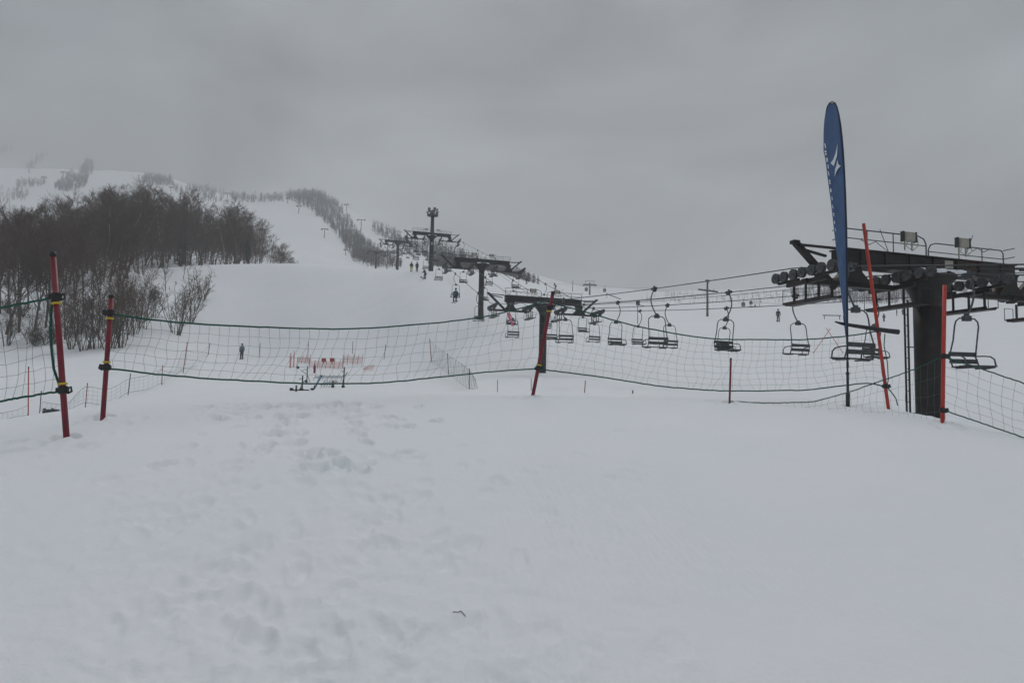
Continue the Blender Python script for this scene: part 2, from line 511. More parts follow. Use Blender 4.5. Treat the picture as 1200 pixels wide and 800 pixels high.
# --- shared head meshes (origin at the middle of the crossbeam; x along the arm, y along the line)
def head_meshes(tm, detail):
    d = {}
    m = MB()
    m.box((0, 0, 0), (5.9, .42, .4)); m.box((0, 0, .215), (5.96, .52, .03)); m.box((0, 0, -.215), (5.96, .52, .03))
    for x in np.arange(-2.4, 2.5, .8):
        for s in (-1, 1): m.box((x, s * .225, 0), (.02, .03, .398))
    d['crossbeam'] = m.mesh('crossbeam', tm)
    m = MB()                                            # drop bracket, curved waist
    prof = [(.46, -.232), (.33, -.32), (.27, -.45), (.3, -.58), (.5, -.72), (.62, -.86)]
    vs = []
    for hw, z in prof:
        for sx, sy in ((-1, -1), (1, -1), (1, 1), (-1, 1)): vs.append((sx * hw * .75, sy * .2, z))
    fs = [(3, 2, 1, 0)[::-1]]
    for i in range(len(prof) - 1):
        for k in range(4):
            k2 = (k + 1) % 4
            fs.append((i * 4 + k, (i + 1) * 4 + k, (i + 1) * 4 + k2, i * 4 + k2))
    fs.append(tuple((len(prof) - 1) * 4 + k for k in range(4))[::-1])
    m.add(vs, fs)
    m.box((0, 0, -.9), (2.9, .2, .13))
    d['drop_bracket'] = m.mesh('drop_bracket', tm)
    m = MB()
    m.box((0, 0, -.9), (.1, 1.5, .11))
    for y in (-1.15, 1.15): m.box((.0, y * .62, -.80), (.08, .8, .07))
    for y in (-1.07, -.35, .35, 1.07): m.bar((0, y - .2, -.71), (0, y + .2, -.71), .05, .05)
    d['sheave_beam'] = m.mesh('sheave_beam', tm)
    m = MB()
    My = Matrix.Rotation(PI / 2, 3, 'Y')
    m.lathe([(.025, -.07), (.025, -.04), (.09, -.03), (.1, -.04), (.145, -.04), (.145, -.03), (.125, -.012), (.125, .012), (.145, .03), (.145, .04), (.1, .04), (.09, .03), (.025, .04), (.025, .07)], 18 if detail else 10, M=My)
    d['sheave'] = m.mesh('sheave', M['sheave'])
    m = MB()
    m.box((0, 0, -1.42), (.3, 1.8, .035)); m.box((-.18, 0, -1.38), (.025, 1.8, .05)); m.box((.18, 0, -1.38), (.025, 1.8, .05))
    for y in (-.7, -.24, .24, .7): m.bar((0, y, -1.4), (0, y, -.92), .045, .045)
    for y in (-.94, .94): m.tube([(-.17, y, -1.4), (-.17, y, -1.02), (.17, y, -1.02), (.17, y, -1.4)], .012, 4)
    d['catwalk'] = m.mesh('catwalk', tm)
    m = MB()                                            # rope lifting boom beyond the arm end
    m.bar((.1, .05, -.8), (-1.12, .05, .3), .13, .15)
    m.bar((-.0, -.16, .2), (-1.06, -.02, .24), .06, .06); m.bar((-.0, .26, .08), (-.96, .12, .18), .06, .06)
    m.box((-1.14, .05, .31), (.18, .18, .09))
    d['lifting_boom'] = m.mesh('lifting_boom', tm)
    m = MB()
    z1, z2 = .23, .74
    x0, x1 = -3.0, -.25
    for y in (-.24,):
        m.tube([(x0, y, z1), (x0, y, z2 - .08), (x0 + .08, y, z2), (x1 - .25, y, z2), (x1 - .08, y, z2 - .06), (x1, y, z2 - .2), (x1, y, z1)], .018, 5)
        m.tube([(x0, y, .49), (x1, y, .49)], .014, 5)
        for x in (-2.2, -1.35): m.tube([(x, y, z1), (x, y, z2)], .014, 5)
    for z in (.49, z2): m.tube([(x0, -.24, z), (x0, .1, z)], .014, 5)
    m.tube([(-1.35, .2, .95), (-1.05, .22, .35), (-1.5, .2, .6), (-1.7, .22, .5), (-1.95, .24, .62)], .012, 4)
    d['guard_railing'] = m.mesh('guard_railing', M['rail'])
    m = MB()
    m.box((-.92, -.33, .66), (.34, .1, .25)); m.box((-.92, -.385, .66), (.28, .02, .19))
    for x in (-1.04, -.8): m.bar((x, -.31, .3), (x, -.31, .7), .03, .03)
    m.tube([(-.95, -.33, .68), (-1.0, -.33, .4), (-.8, -.33, .3), (-.6, -.33, .45), (-.62, -.3, .7)], .014, 4)
    m.cur = 1
    for x in (-.71, -1.13): m.box((x, -.33, .66), (.03, .11, .28))
    d['junction_box'] = m.mesh('junction_box', [M['box'], M['rail']])
    m = MB()
    rr = random.Random(5)
    for i in range(7):
        m.blob((-2.6 + i * .86, .02, .235), (.5, .2, .05), seed=i, rough=.1)
    d['snow_cap'] = m.mesh('snow_cap', M['snowcap'], True)
    return d


HEADS = {True: head_meshes(M['tower'], True), False: head_meshes(M['tower2'], False)}


def make_tower(k):
    Z, px, py = TOWERS[k]
    big = k == 0
    hd = HEADS[big]; tm = M['tower'] if big else M['tower2']
    x = line_x(Z)
    g = Hs(x, Z)
    hz = HEADZ[k] - g
    rad = .345 if big else .285
    labels = ['huge rust-brown lift tower with thick round mast nearest the camera, beside the blue feather flag',
              'dark T-shaped lift tower right behind the leaning red pole in mid fence',
              'dark lift tower on the slope, up and left of the one behind the red pole',
              'dark lift tower in front of the tall floodlight mast',
              'lift tower just left of the one under the floodlight mast',
              'small low lift tower against grey trees, left of its bigger neighbours',
              'faint tiny lift tower farthest up the line, half lost among the trees']
    root = empty('lift_tower', (x, Z, g), RZ)
    tag(root, labels[k], 'lift tower', 'lift towers of the double chairlift')
    m = MB()
    m.lathe([(rad * 1.02, -3), (rad * 1.0, 0), (rad, hz - 1.1)], 28 if big else 16)
    if big:
        for z in (3.4,): m.lathe([(rad + .012, z), (rad + .02, z + .01), (rad + .02, z + .05), (rad + .012, z + .06)], 28)
    m.build('mast', tm, root, True)
    m = MB()
    w = .72 if big else .8
    prof = [(rad, hz - 1.15), (rad * 1.05, hz - .98), (rad + (w - rad) * .22, hz - .78), (rad + (w - rad) * .55, hz - .56), (w - .02, hz - .40), (w, hz - .37), (w, hz - .26)]
    n = 28
    m.lathe(prof, n)
    m.build('flared_head', tm, root, True)
    def part(name, x=0, rz=0, y=0, parent=None, z=None):
        lift = .2 if big and name in ('drop_bracket', 'sheave_beam', 'catwalk') else 0
        o = link(name, hd[name], parent or root)
        if parent is None:
            o.matrix_local = Matrix.Translation((0, 0, hz)) @ Matrix.Rotation(TILT, 4, 'Y') @ Matrix.Translation((x, y, lift)) @ Matrix.Rotation(rz, 4, 'Z')
        else:
            o.location = (x, y, z or 0)
        return o
    part('crossbeam')
    for s in (-1, 1): part('drop_bracket', 2.7 * s + (.12 if s > 0 else .15))
    for o in OFF:
        b = part('sheave_beam', o)
        for y in (-1.24, -.9, -.52, -.18, .18, .52, .9, 1.24):
            part('sheave', 0, 0, y, b, -.635)
        part('catwalk', o + (.16 if o < 0 else -.16))
    part('lifting_boom', -3.08); part('lifting_boom', 3.08, PI)
    part('guard_railing', 0); part('guard_railing', .1, PI)
    part('junction_box', 0); part('junction_box', 1.85)
    part('snow_cap')
    if big:
        m = MB()
        for i, (a, q) in enumerate(((-.55, .3), (-.2, .36), (.2, .34), (.52, .26))): m.blob((a, -.52, hz - .25), (q, .22, .07), seed=i, rough=.2)
        m.build('head_snow', M['snowcap'], root, True)
        m = MB()
        a = R(146)
        cx, cy = math.cos(a) * (rad + .17), math.sin(a) * (rad + .17)
        tx, ty = -math.sin(a), math.cos(a)
        for s in (-.19, .19): m.bar((cx + tx * s, cy + ty * s, -1), (cx + tx * s, cy + ty * s, hz - .95), .03, .045)
        for z in np.arange(-.8, hz - 1, .3): m.tube([(cx - tx * .19, cy - ty * .19, z), (cx + tx * .19, cy + ty * .19, z)], .013, 5)
        for z in (.4, 2.2): m.bar((cx, cy, z), (math.cos(a) * rad, math.sin(a) * rad, z), .03, .03)
        m.build('ladder', M['rail'], root)
        m = MB(); m.box((.05, -.66, hz - .07), (.26, .02, .2))
        m.build('number_plate', M['box'], root)
    elif k < 4:
        m = MB()
        for i, (a, q) in enumerate(((-.4, .3), (0, .36), (.4, .3))): m.blob((a, -.5, hz - .27), (q, .25, .07), seed=i, rough=.2)
        m.build('head_snow', M['snowcap'], root, True)
        m = MB(); m.box((0, -rad - .012, hz - 1.5), (.26, .02, .4))
        if k == 3: m.build('number_plate', M['box'], root)
    return root


for k in range(len(TOWERS)): make_tower(k)


# --- haul ropes: parabolic spans tower to tower
def rope_point(o, Z, dz=-.5):
    """Point on the rope at lateral offset o where the line's own depth is Z."""
    zs = [t[0] for t in TOWERS]
    def tz(k): return HEADZ[k] + dz + (.2 if k == 0 else 0) - math.tan(TILT) * o
    if Z < zs[0]:
        t = (zs[0] - Z) / 33.0
        z = tz(0) * (1 - t) + (tz(0) - 4.8) * t - .35 * 4 * t * (1 - t)
    elif Z >= zs[-1]:
        z = tz(len(zs) - 1) + (Z - zs[-1]) * .12
    else:
        k = max(i for i in range(len(zs)) if zs[i] <= Z)
        L = zs[k + 1] - zs[k]; t = (Z - zs[k]) / L
        z = tz(k) * (1 - t) + tz(k + 1) * t - .0065 * L * 4 * t * (1 - t)
    c = Vector((line_x(Z), Z, 0)) + ADIR * o
    return Vector((c.x, c.y, z))


RN = ['leftmost', 'second from left', 'third from left', 'rightmost']
for i, o in enumerate(OFF):
    m = MB()
    pts = [rope_point(o, Z) for Z in list(np.arange(-14, 110, 1.5)) + list(np.arange(110, 340, 6))]
    m.tube(pts, [.016] * 30 + [.02] * (len(pts) - 30), 6)
    tag(m.build('haul_rope', M['cable'], None, True), f'steel haul rope of the chairlift, {RN[i]} of the four carrying chairs', 'haul rope', 'haul ropes of the chairlift')
for i, (o, dz) in enumerate(((.35, -.25), (.95, -.3))):
    m = MB()
    pts = []
    for Z in list(np.arange(-14, 110, 1.5)) + list(np.arange(110, 300, 6)):
        p = rope_point(o, Z, dz); pts.append(p)
    m.tube(pts, .011, 5)
    tag(m.build('signal_cable', M['cable'], None, True), ['thin signal cable strung nearest the tower masts on their left', 'thin signal cable strung just beside its twin along the tower heads'][i], 'cable', 'signal cables')


# --- chairs
def make_chair():
    root = empty('lift_chair')
    m = MB()
    m.box((0, 0, .0), (.09, .3, .09)); m.tube([(0, 0, -.02), (0, 0, .1)], .035, 8); m.box((.02, .0, -.07), (.07, .16, .08))
    m.build('grip', M['chair'], root)
    m = MB()
    pts = []
    for t in np.linspace(0, 1, 14):
        x = -.15 * math.sin(PI * min(1, t * 1.35)) if t < .74 else 0
        x = -.2 * math.sin(PI * t) * (1 - .35 * t) + .1 * t
        pts.append((x, 0, -.03 - .95 * t))
    m.tube(pts, .022, 8)
    m.build('hanger', M['chair'], root, True)
    m = MB()
    m.box((.1, 0, -1.0), (.17, .11, .12)); m.box((.1, 0, -.94), (.09, .07, .1))
    m.build('hanger_joint', M['chair'], root)
    m = MB()
    c = .1
    w = .33
    pts = [(c - w - .05, .32, -2.1), (c - w - .05, .06, -2.13), (c - w - .04, -.06, -2.08), (c - w - .03, -.14, -1.85), (c - w, -.06, -1.5), (c - w, -.01, -1.18), (c - w + .03, 0, -1.07), (c - w + .12, 0, -1.0),
           (c + w - .12, 0, -1.0), (c + w - .03, 0, -1.07), (c + w, -.01, -1.18), (c + w, -.06, -1.5), (c + w + .03, -.14, -1.85), (c + w + .04, -.06, -2.08), (c + w + .05, .06, -2.13), (c + w + .05, .32, -2.1)]
    m.tube(pts, .0175, 7)
    m.build('frame', M['chair'], root, True)
    for s in (-1, 1):
        m = MB()
        x = c + s * (w + .07)
        m.tube([(x - s * .05, -.12, -1.84), (x, .02, -1.84), (x, .2, -1.86), (x, .29, -1.92), (x, .32, -2.06)], .017, 6)
        m.build('armrest', M['chair'], root, True)
    m = MB()
    for i in range(4): m.box((c, .0 + i * .1, -2.1 + .008 * i), (.84, .085, .03))
    for x in (-.26, .26): m.bar((c + x, -.06, -2.125), (c + x, .35, -2.115), .03, .03)
    m.build('seat', M['slat'], root)
    m = MB()
    for i, z in enumerate((-1.96, -1.8)):
        m.box((c, -.115 - .02 * i, z), (.76, .025, .1), Matrix.Rotation(R(-8), 3, 'X'))
    m.build('backrest', M['slat'], root)
    return root


CH0 = make_chair()
used = False
ORD = ['nearest', 'second', 'third', 'fourth', 'fifth', 'sixth', 'seventh', 'eighth', 'ninth']
CHAIRS = {}
for i, o in enumerate(OFF):
    shift = ADIR.y * o
    for k in range(0, 17):
        # Zworld of the chair = 15.8 + 9.4 k ; parameter along the line is Z - shift
        Zw = 15.95 + 9.4 * k + [0, 0, .2, .2][i]
        p = rope_point(o, Zw - shift)
        x, y = proj(p - Vector((0, 0, 1.3)))
        if x > 1215 or x < -10: continue
        if i == 1 and k == 0: pass
        # keep clear of the sheave trains
        c = CH0 if not used else copy_tree(CH0)
        used = True
        yaw = RZ + (PI if i in (1, 3) else 0) + random.uniform(-.05, .05)
        c.location = p
        c.scale = (1.05, 1.05, 1.05)
        c.rotation_euler = (random.uniform(-.03, .03), random.uniform(-.02, .02), yaw)
        CHAIRS[(i, k)] = c
        if k <= 6:
            lab = f'two-seat chair on the {["leftmost", "second", "third", "rightmost"][i]} rope' + (' from the left' if i in (1, 2) else '') + f', {ORD[k]} along it from the big tower'
        else:
            lab = f'tiny chair in the crowded upper rows of the lift, on the {["leftmost", "second", "third", "rightmost"][i]} rope'
        tag(c, lab, 'lift chair', 'two-seat chairs hanging along the chairlift' if k <= 6 else f'small far chairs on the {["leftmost", "second", "third", "rightmost"][i]} rope')


# ------------------------------------------------------------------ people
def skin_mesh(name, joints, bones, radii, material, sub=1):
    me = bpy.data.meshes.new(name)
    names = list(joints)
    me.from_pydata([joints[n] for n in names], [(names.index(a), names.index(b)) for a, b in bones], [])
    o = bpy.data.objects.new('tmp', me); COL.objects.link(o)
    md = o.modifiers.new('s', 'SKIN'); md.use_smooth_shade = True
    if sub: o.modifiers.new('d', 'SUBSURF').levels = sub
    for i, n in enumerate(names):
        r_ = radii.get(n, .05)
        me.skin_vertices[0].data[i].radius = (r_, r_) if not isinstance(r_, tuple) else r_
    me.skin_vertices[0].data[0].use_root = True
    dg = bpy.context.evaluated_depsgraph_get()
    out = bpy.data.meshes.new_from_object(o.evaluated_get(dg))
    bpy.data.objects.remove(o)
    out.name = name
    out.materials.clear(); out.materials.append(material)
    for p in out.polygons: p.use_smooth = True
    return out


def person_joints(pose):
    J = dict(pelvis=(0, 0, .92), spine=(0, 0, 1.15), chest=(0, 0, 1.36), neck=(0, 0, 1.5), headlow=(0, .02, 1.57), head=(0, .02, 1.66), crown=(0, .01, 1.73))
    for s, n in ((-1, 'l'), (1, 'r')):
        J.update({'hip' + n: (.09 * s, 0, .88), 'knee' + n: (.11 * s, .03, .49), 'ankle' + n: (.12 * s, -.01, .1), 'toe' + n: (.13 * s, .16, .05),
                  'sh' + n: (.18 * s, 0, 1.41), 'elb' + n: (.25 * s, -.03, 1.14), 'wr' + n: (.26 * s, .07, .9), 'hand' + n: (.26 * s, .1, .8)})
    if pose == 'ski':
        for k in ('spine', 'chest', 'neck', 'headlow', 'head', 'crown', 'shl', 'shr'):
            x, y, z = J[k]; d = z - .92
            J[k] = (x, y + d * .42, .80 + d * .9)
        J['pelvis'] = (0, -.08, .8)
        for s, n in ((-1, 'l'), (1, 'r')):
            J['hip' + n] = (.1 * s, -.08, .76); J['knee' + n] = (.13 * s, .13, .45)
            J['elb' + n] = (.3 * s, .22, 1.0); J['wr' + n] = (.32 * s, .42, .95); J['hand' + n] = (.32 * s, .5, .95)
    if pose == 'sit':
        dz = -.92 + .1
        for k in list(J):
            x, y, z = J[k]; J[k] = (x, y, z + dz)
        for s, n in ((-1, 'l'), (1, 'r')):
            J['hip' + n] = (.1 * s, .04, .08); J['knee' + n] = (.13 * s, .46, .1); J['ankle' + n] = (.13 * s, .5, -.3); J['toe' + n] = (.13 * s, .66, -.36)
            J['elb' + n] = (.24 * s, .05, .34); J['wr' + n] = (.2 * s, .28, .2); J['hand' + n] = (.18 * s, .36, .2)
    if pose == 'slump':                                   # sitting on the snow, back rounded
        dz = -.92 + .14
        for k in list(J):
            x, y, z = J[k]; J[k] = (x, y - .1 + max(0, z - .92) * .25, z + dz)
        for s, n in ((-1, 'l'), (1, 'r')):
            J['hip' + n] = (.1 * s, .0, .12); J['knee' + n] = (.16 * s, .42, .3); J['ankle' + n] = (.18 * s, .78, .1); J['toe' + n] = (.2 * s, .82, .24)
            J['elb' + n] = (.27 * s, .16, .36); J['wr' + n] = (.18 * s, .36, .34); J['hand' + n] = (.15 * s, .42, .34)
    return J


ARM = [('chest', 'shl'), ('chest', 'shr'), ('shl', 'elbl'), ('shr', 'elbr'), ('elbl', 'wrl'), ('elbr', 'wrr')]
LEG = [('pelvis', 'hipl'), ('pelvis', 'hipr'), ('hipl', 'kneel'), ('hipr', 'kneer'), ('kneel', 'anklel'), ('kneer', 'ankler')]
BODY = [('pelvis', 'spine'), ('spine', 'chest'), ('chest', 'neck'), ('neck', 'headlow'), ('headlow', 'head'), ('head', 'crown')] + ARM + LEG + \
    [('wrl', 'handl'), ('wrr', 'handr'), ('anklel', 'toel'), ('ankler', 'toer')]
_pc = {}


def person(loc, rz, pose, jacket, trousers, label, group=None, hat='black', scale=1.):
    root = empty('person', loc, rz); root.scale = (scale,) * 3
    tag(root, label, 'person', group)
    J = person_joints(pose)
    def cached(key, fn):
        if key not in _pc: _pc[key] = fn()
        return _pc[key]
    rb = dict(pelvis=.12, spine=.11, chest=.12, neck=.055, headlow=.075, head=.095, crown=.06, hipl=.085, hipr=.085, kneel=.06, kneer=.06, anklel=.045, ankler=.045, toel=.04, toer=.04,
              shl=.06, shr=.06, elbl=.045, elbr=.045, wrl=.035, wrr=.035, handl=.04, handr=.04)
    link('body', cached((pose, 'b'), lambda: skin_mesh('body', J, BODY, rb, M['skin'])), root)
    sel = {k: J[k] for k in ('spine', 'pelvis', 'chest', 'neck', 'shl', 'shr', 'elbl', 'elbr', 'wrl', 'wrr')}
    rj = dict(pelvis=.165, spine=.16, chest=.17, neck=.08, shl=.095, shr=.095, elbl=.075, elbr=.075, wrl=.06, wrr=.06)
    link('jacket', cached((pose, 'j', jacket), lambda: skin_mesh('jacket', sel, [('pelvis', 'spine'), ('spine', 'chest'), ('chest', 'neck')] + ARM, rj, M[jacket])), root)
    sel2 = {k: J[k] for k in ('pelvis', 'hipl', 'hipr', 'kneel', 'kneer', 'anklel', 'ankler')}
    rt = dict(pelvis=.15, hipl=.115, hipr=.115, kneel=.09, kneer=.09, anklel=.08, ankler=.08)
    link('trousers', cached((pose, 't', trousers), lambda: skin_mesh('trousers', sel2, LEG, rt, M[trousers])), root)
    def boots():
        m = MB()
        for n in 'lr':
            a = Vector(J['ankle' + n]); t = Vector(J['toe' + n])
            m.tube([a + Vector((0, -.03, .1)), a, (a + t) / 2, t], [.075, .075, .065, .05], 8)
        return m.mesh('boots', M['black'], True)
    link('boots', cached((pose, 'boots'), boots), root)
    def helmet():
        m = MB(); h = Vector(J['head'])
        m.blob(h + Vector((0, -.02, .035)), (.125, .145, .125), rough=0, n=12, m=9)
        return m.mesh('helmet', M[hat], True)
    link('helmet', cached((pose, 'h', hat), helmet), root)
    def goggles():
        m = MB(); h = Vector(J['head'])
        m.tube([h + Vector((-.09, .075, .005)), h + Vector((-.05, .125, .0)), h + Vector((.05, .125, .0)), h + Vector((.09, .075, .005))], .03, 6)
        return m.mesh('goggles', M['glass'], True)
    link('goggles', cached((pose, 'g'), goggles), root)
    return root


def skis(loc, rz, label, board=False, col='black'):
    m = MB()
    def plank(x, w):
        pts = [(-.85, .05), (-.75, 0), (.7, 0), (.82, .03), (.9, .1)]
        vs = []; fs = []
        for y, z in pts:
            vs += [(x - w, y, z), (x + w, y, z), (x + w, y, z + .02), (x - w, y, z + .02)]
        for i in range(len(pts) - 1):
            for k in range(4):
                k2 = (k + 1) % 4
                fs.append((i * 4 + k, i * 4 + k2, (i + 1) * 4 + k2, (i + 1) * 4 + k))
        fs += [(0, 1, 2, 3)[::-1], tuple((len(pts) - 1) * 4 + k for k in range(4))]
        m.add(vs, fs)
    if board: plank(0, .14)
    else: plank(-.12, .045); plank(.12, .045)
    o = m.build('snowboard' if board else 'skis', M[col])
    o.location = loc; o.rotation_euler = (0, 0, rz)
    tag(o, label, 'snowboard' if board else 'skis')
    return o


def ground_person(px, py, hpx, pose, jk, tr, lab, rz, sk=None, grp=None, zmin=0, hat='black'):
    p = hit(px, py, zmin)
    sc = max(.8, min(1.25, hpx / F * p.y / 1.72))
    person(p + Vector((0, 0, .0 if not sk else .03)), rz, pose, jk, tr, lab, grp, hat, sc)
    print('person', px, py, 'Z', round(p.y, 1), 'scale', round(hpx / F * p.y / 1.72, 2))
    if sk: skis(p + Vector((0, 0, .01)), rz, sk, 'board' in sk)
    return p


ground_person(283, 421, 18, 'stand', 'jgrey', 'jnavy', 'person in blue-grey hooded jacket and dark trousers standing alone behind the net', R(170), hat='jgrey')
ground_person(482, 318.5, 11.5, 'stand', 'jblack', 'jyellow', 'person with yellow-green trousers, one of a pair at the top of the bank', R(10))
ground_person(488.5, 318.5, 11.5, 'stand', 'jnavy', 'jblack', 'person in all dark clothes, one of a pair at the top of the bank', R(-15))
ground_person(498, 326.5, 12, 'ski', 'jblack', 'jblack', 'snowboarder in black coming over the edge of the bank below the pair', R(150), 'black snowboard under the snowboarder at the edge of the bank')
ground_person(651, 339.5, 9, 'ski', 'jblack', 'jblack', 'tiny dark skier on the white skyline above the red pole in mid fence', R(60), 'skis of the tiny skier on the skyline', zmin=120)
ground_person(912, 377, 14.5, 'stand', 'jblack', 'jblack', 'dark skier standing on the open slope left of the blue flag', R(-30), 'skis of the dark skier on the open slope beside the blue flag')
ground_person(617, 333, 9, 'stand', 'jblack', 'jnavy', 'tiny dark person on the ridge right of the third lift tower', R(20), zmin=90)
for i, (x, y) in enumerate(((1036, 377), (1051, 370), (1058, 369))):
    ground_person(x, y, 5.5, 'stand', 'jblack', 'jnavy', ['far tiny skier standing alone on the slope behind the orange-red pole', 'far tiny skier, farther up of two together beside the big mast', 'far tiny skier, closer of two together beside the big mast'][i], i, grp='far tiny skiers')


def rider(i, k, jk, tr, lab, grp=None, side=0.):
    c = CHAIRS[(i, k)]
    rz = c.rotation_euler.z
    off = Matrix.Rotation(rz, 3, 'Z') @ Vector((.11 + side, .1, -2.2))
    person(c.location + off, rz, 'sit', jk, tr, lab, grp, 'jteal' if jk == 'jteal' else 'black', .88)
    fo = Matrix.Rotation(rz, 3, 'Z') @ Vector((.11 + side, .62, -2.62))
    skis(c.location + fo, rz, 'skis on the feet of the ' + lab.split(',')[0].replace('rider', 'chair rider'), False)


rider(0, 5, 'jteal', 'jnavy', 'rider in teal jacket, alone on a chair over the bank', None)
rider(2, 8, 'jblue', 'jnavy', 'rider in blue jacket, sitting under the third tower arm', None)
rider(3, 8, 'jnavy', 'jblack', 'rider in navy jacket, sitting at the arm end of the third tower', None)

# person sitting low behind the edge of the plateau at far left
pp = hit(56, 487.5, 14)
print('lying person Z', pp.y)
lying = person(pp + Vector((0, 0, .13)), 0, 'stand', 'jblack', 'jteal', 'person in black jacket and teal trousers lying on the snow beyond the tallest red pole', None)
lying.rotation_euler = (R(90), 0, R(42))

# ------------------------------------------------------------------ near fence poles
def near_pole(px0, py0, px1, py1, matl, label, clamps=(), rad=.03, bands=True, name='fence_pole', cap=True):
    """base pixel, top pixel; clamps as pixel rows"""
    b = P(px0, py0, min(hit(px0, py0).y, 12.0))
    t = P(px1, py1, b.y)
    root = empty(name, b)
    tag(root, label, 'fence pole', 'plastic poles carrying the near safety nets')
    L = t - b
    m = MB(); m.tube([-L * .15, L], rad, 14); m.build('shaft', matl, root, True)
    if cap:
        m = MB(); m.tube([L * .985, L * 1.012], rad * 1.08, 14); m.build('end_cap', M['black'], root, True)
    pos = []
    for (cy, lower, dirx) in clamps:
        f = (py0 - cy) / (py0 - py1)
        c = L * f
        d = L.normalized()
        m = MB()
        m.tube([c - d * .035, c + d * .04], rad * 1.5, 12)
        m.tube([c + Vector((dirx * rad, -.0, .02)), c + Vector((dirx * (rad + .05), 0, .035)), c + Vector((dirx * (rad + .06), 0, -.01)), c + Vector((dirx * (rad + .02), 0, -.03))], .011, 6)
        for s in (-1, 1): m.box(c + Vector((s * rad * 1.5, -.01, 0)), (.03, .04, .05))
        m.build('net_clamp', M['black'], root)
        if bands:
            m = MB(); e = c + d * (-.065 if not lower else .065)
            m.tube([e - d * .011, e + d * .011], rad * 1.55, 14)
            m.build('strap', M['yellow'], root, True)
        pos.append(b + c)
    return root, b, t, pos


_, b1, t1, c1 = near_pole(78, 513, 62, 298, M['red'], 'tall dark red pole, leaning left, at the gap in the fence by the trees', ((349, 0, 1), (458, 1, 1)), .029)
_, b2, t2, c2 = near_pole(120.5, 488, 130.5, 347, M['red'], 'shorter dark red pole, leaning right, just right of the tallest red one by the trees', ((367, 0, -1), (431, 1, -1)), .028)
_, b3, t3, c3 = near_pole(625, 460, 648, 343, M['red'], 'dark red pole leaning right in front of the second lift tower', ((361, 0, 1), (432, 1, 1)), .033)
_, b4, t4, c4 = near_pole(855, 470, 856.5, 420, M['red'], 'short thin dark red pole standing under two hanging chairs', (), .017)
_, b5, t5, c5 = near_pole(1040.5, 474, 1012, 262, M['orange'], 'long bright orange-red pole leaning left beside the blue feather flag', ((453, 0, 1), (388, 0, 1)), .029, False, cap=False)
_, b6, t6, c6 = near_pole(1104.5, 494, 1107, 334, M['orange'], 'bright orange-red pole standing against the big tower mast', ((418, 0, 1), (481, 0, 1)), .029, False, cap=False)


# ------------------------------------------------------------------ nets
def curve_px(pts, s):
    xs = np.linspace(0, 1, len(pts)) if len(pts[0]) == 2 else None
    d = [0]
    for a, b in zip(pts, pts[1:]): d.append(d[-1] + abs(b[0] - a[0]) + 1e-6)
    d = np.array(d) / d[-1]
    return float(pchip(d, [p[0] for p in pts], np.array([s]))[0]), float(pchip(d, [p[1] for p in pts], np.array([s]))[0])


def safety_net(top, bot, za, zb, nc, nr, label, wave=.0, belly=.12, rope_r=.011, cord_r=.0022, side=None, slant=0., matl='net', seed=0, nr_rope=True, rag=0, cat='safety net', group=None):
    rr = random.Random(seed)
    def zz(s): return 1 / (1 / za * (1 - s) + 1 / zb * s)
    def tp(s): x, y = curve_px(top, s); return P(x, y, zz(s))
    def bp(s): x, y = curve_px(bot, s); return P(x, y, zz(s))
    ph = rr.uniform(0, 6)
    def pt(s, t):
        ss = min(1, max(0, s + slant * t * math.sin(PI * min(1, s * 1.0)) + .009 * math.sin(t * 6 + s * 31 + ph) * max(0, math.sin(PI * s)) ** .3 + .004 * math.sin(t * 11 + s * 97)))
        a = tp(ss if slant else s); a = tp(s); b = bp(ss)
        p = a.lerp(b, t)
        q = math.sin(PI * t)
        p += Vector((0, 1, 0)) * (belly * q * (.6 + .4 * math.sin(s * 9 + ph)) + wave * q * math.sin(s * 23 + ph * 2 + t * 4))
        p.x += wave * .4 * q * math.sin(s * 17 + t * 6 + ph)
        p.z += -.03 * q * math.sin(PI * s) + .012 * q * math.sin(s * 61 + t * 5 + ph)
        return p
    root = empty('safety_net', tp(0))
    tag(root, label, cat, group)
    o = tp(0)
    if nr_rope:
        for nm, fn in (('top_rope', tp), ('bottom_rope', bp))[:2 if nr_rope == True else 1]:
            m = MB()
            m.tube([fn(s) + Vector((0, rr.uniform(-.004, .004), rr.uniform(-.004, .004))) - o for s in np.linspace(0, 1, 60)], rope_r, 6)
            m.build(nm, M['rope'], root, True)
    if side is not None:
        m = MB(); m.tube([P(x, y, zb if side[0] else za) - o for x, y in side[1]], rope_r, 6); m.build('side_rope', M['rope'], root, True)
    m = MB()
    for i in range(nc + 1):
        s = i / nc
        m.tube([pt(s, t) - o for t in np.linspace(0, 1, 13)], cord_r, 3, False)
    for j in range(1, nr):
        t = j / nr
        m.tube([pt(s, t) - o for s in np.linspace(0, 1, nc + 1)], cord_r, 3, False)
    m.build('netting', M[matl], root)
    return root


def zof(b): return b.y


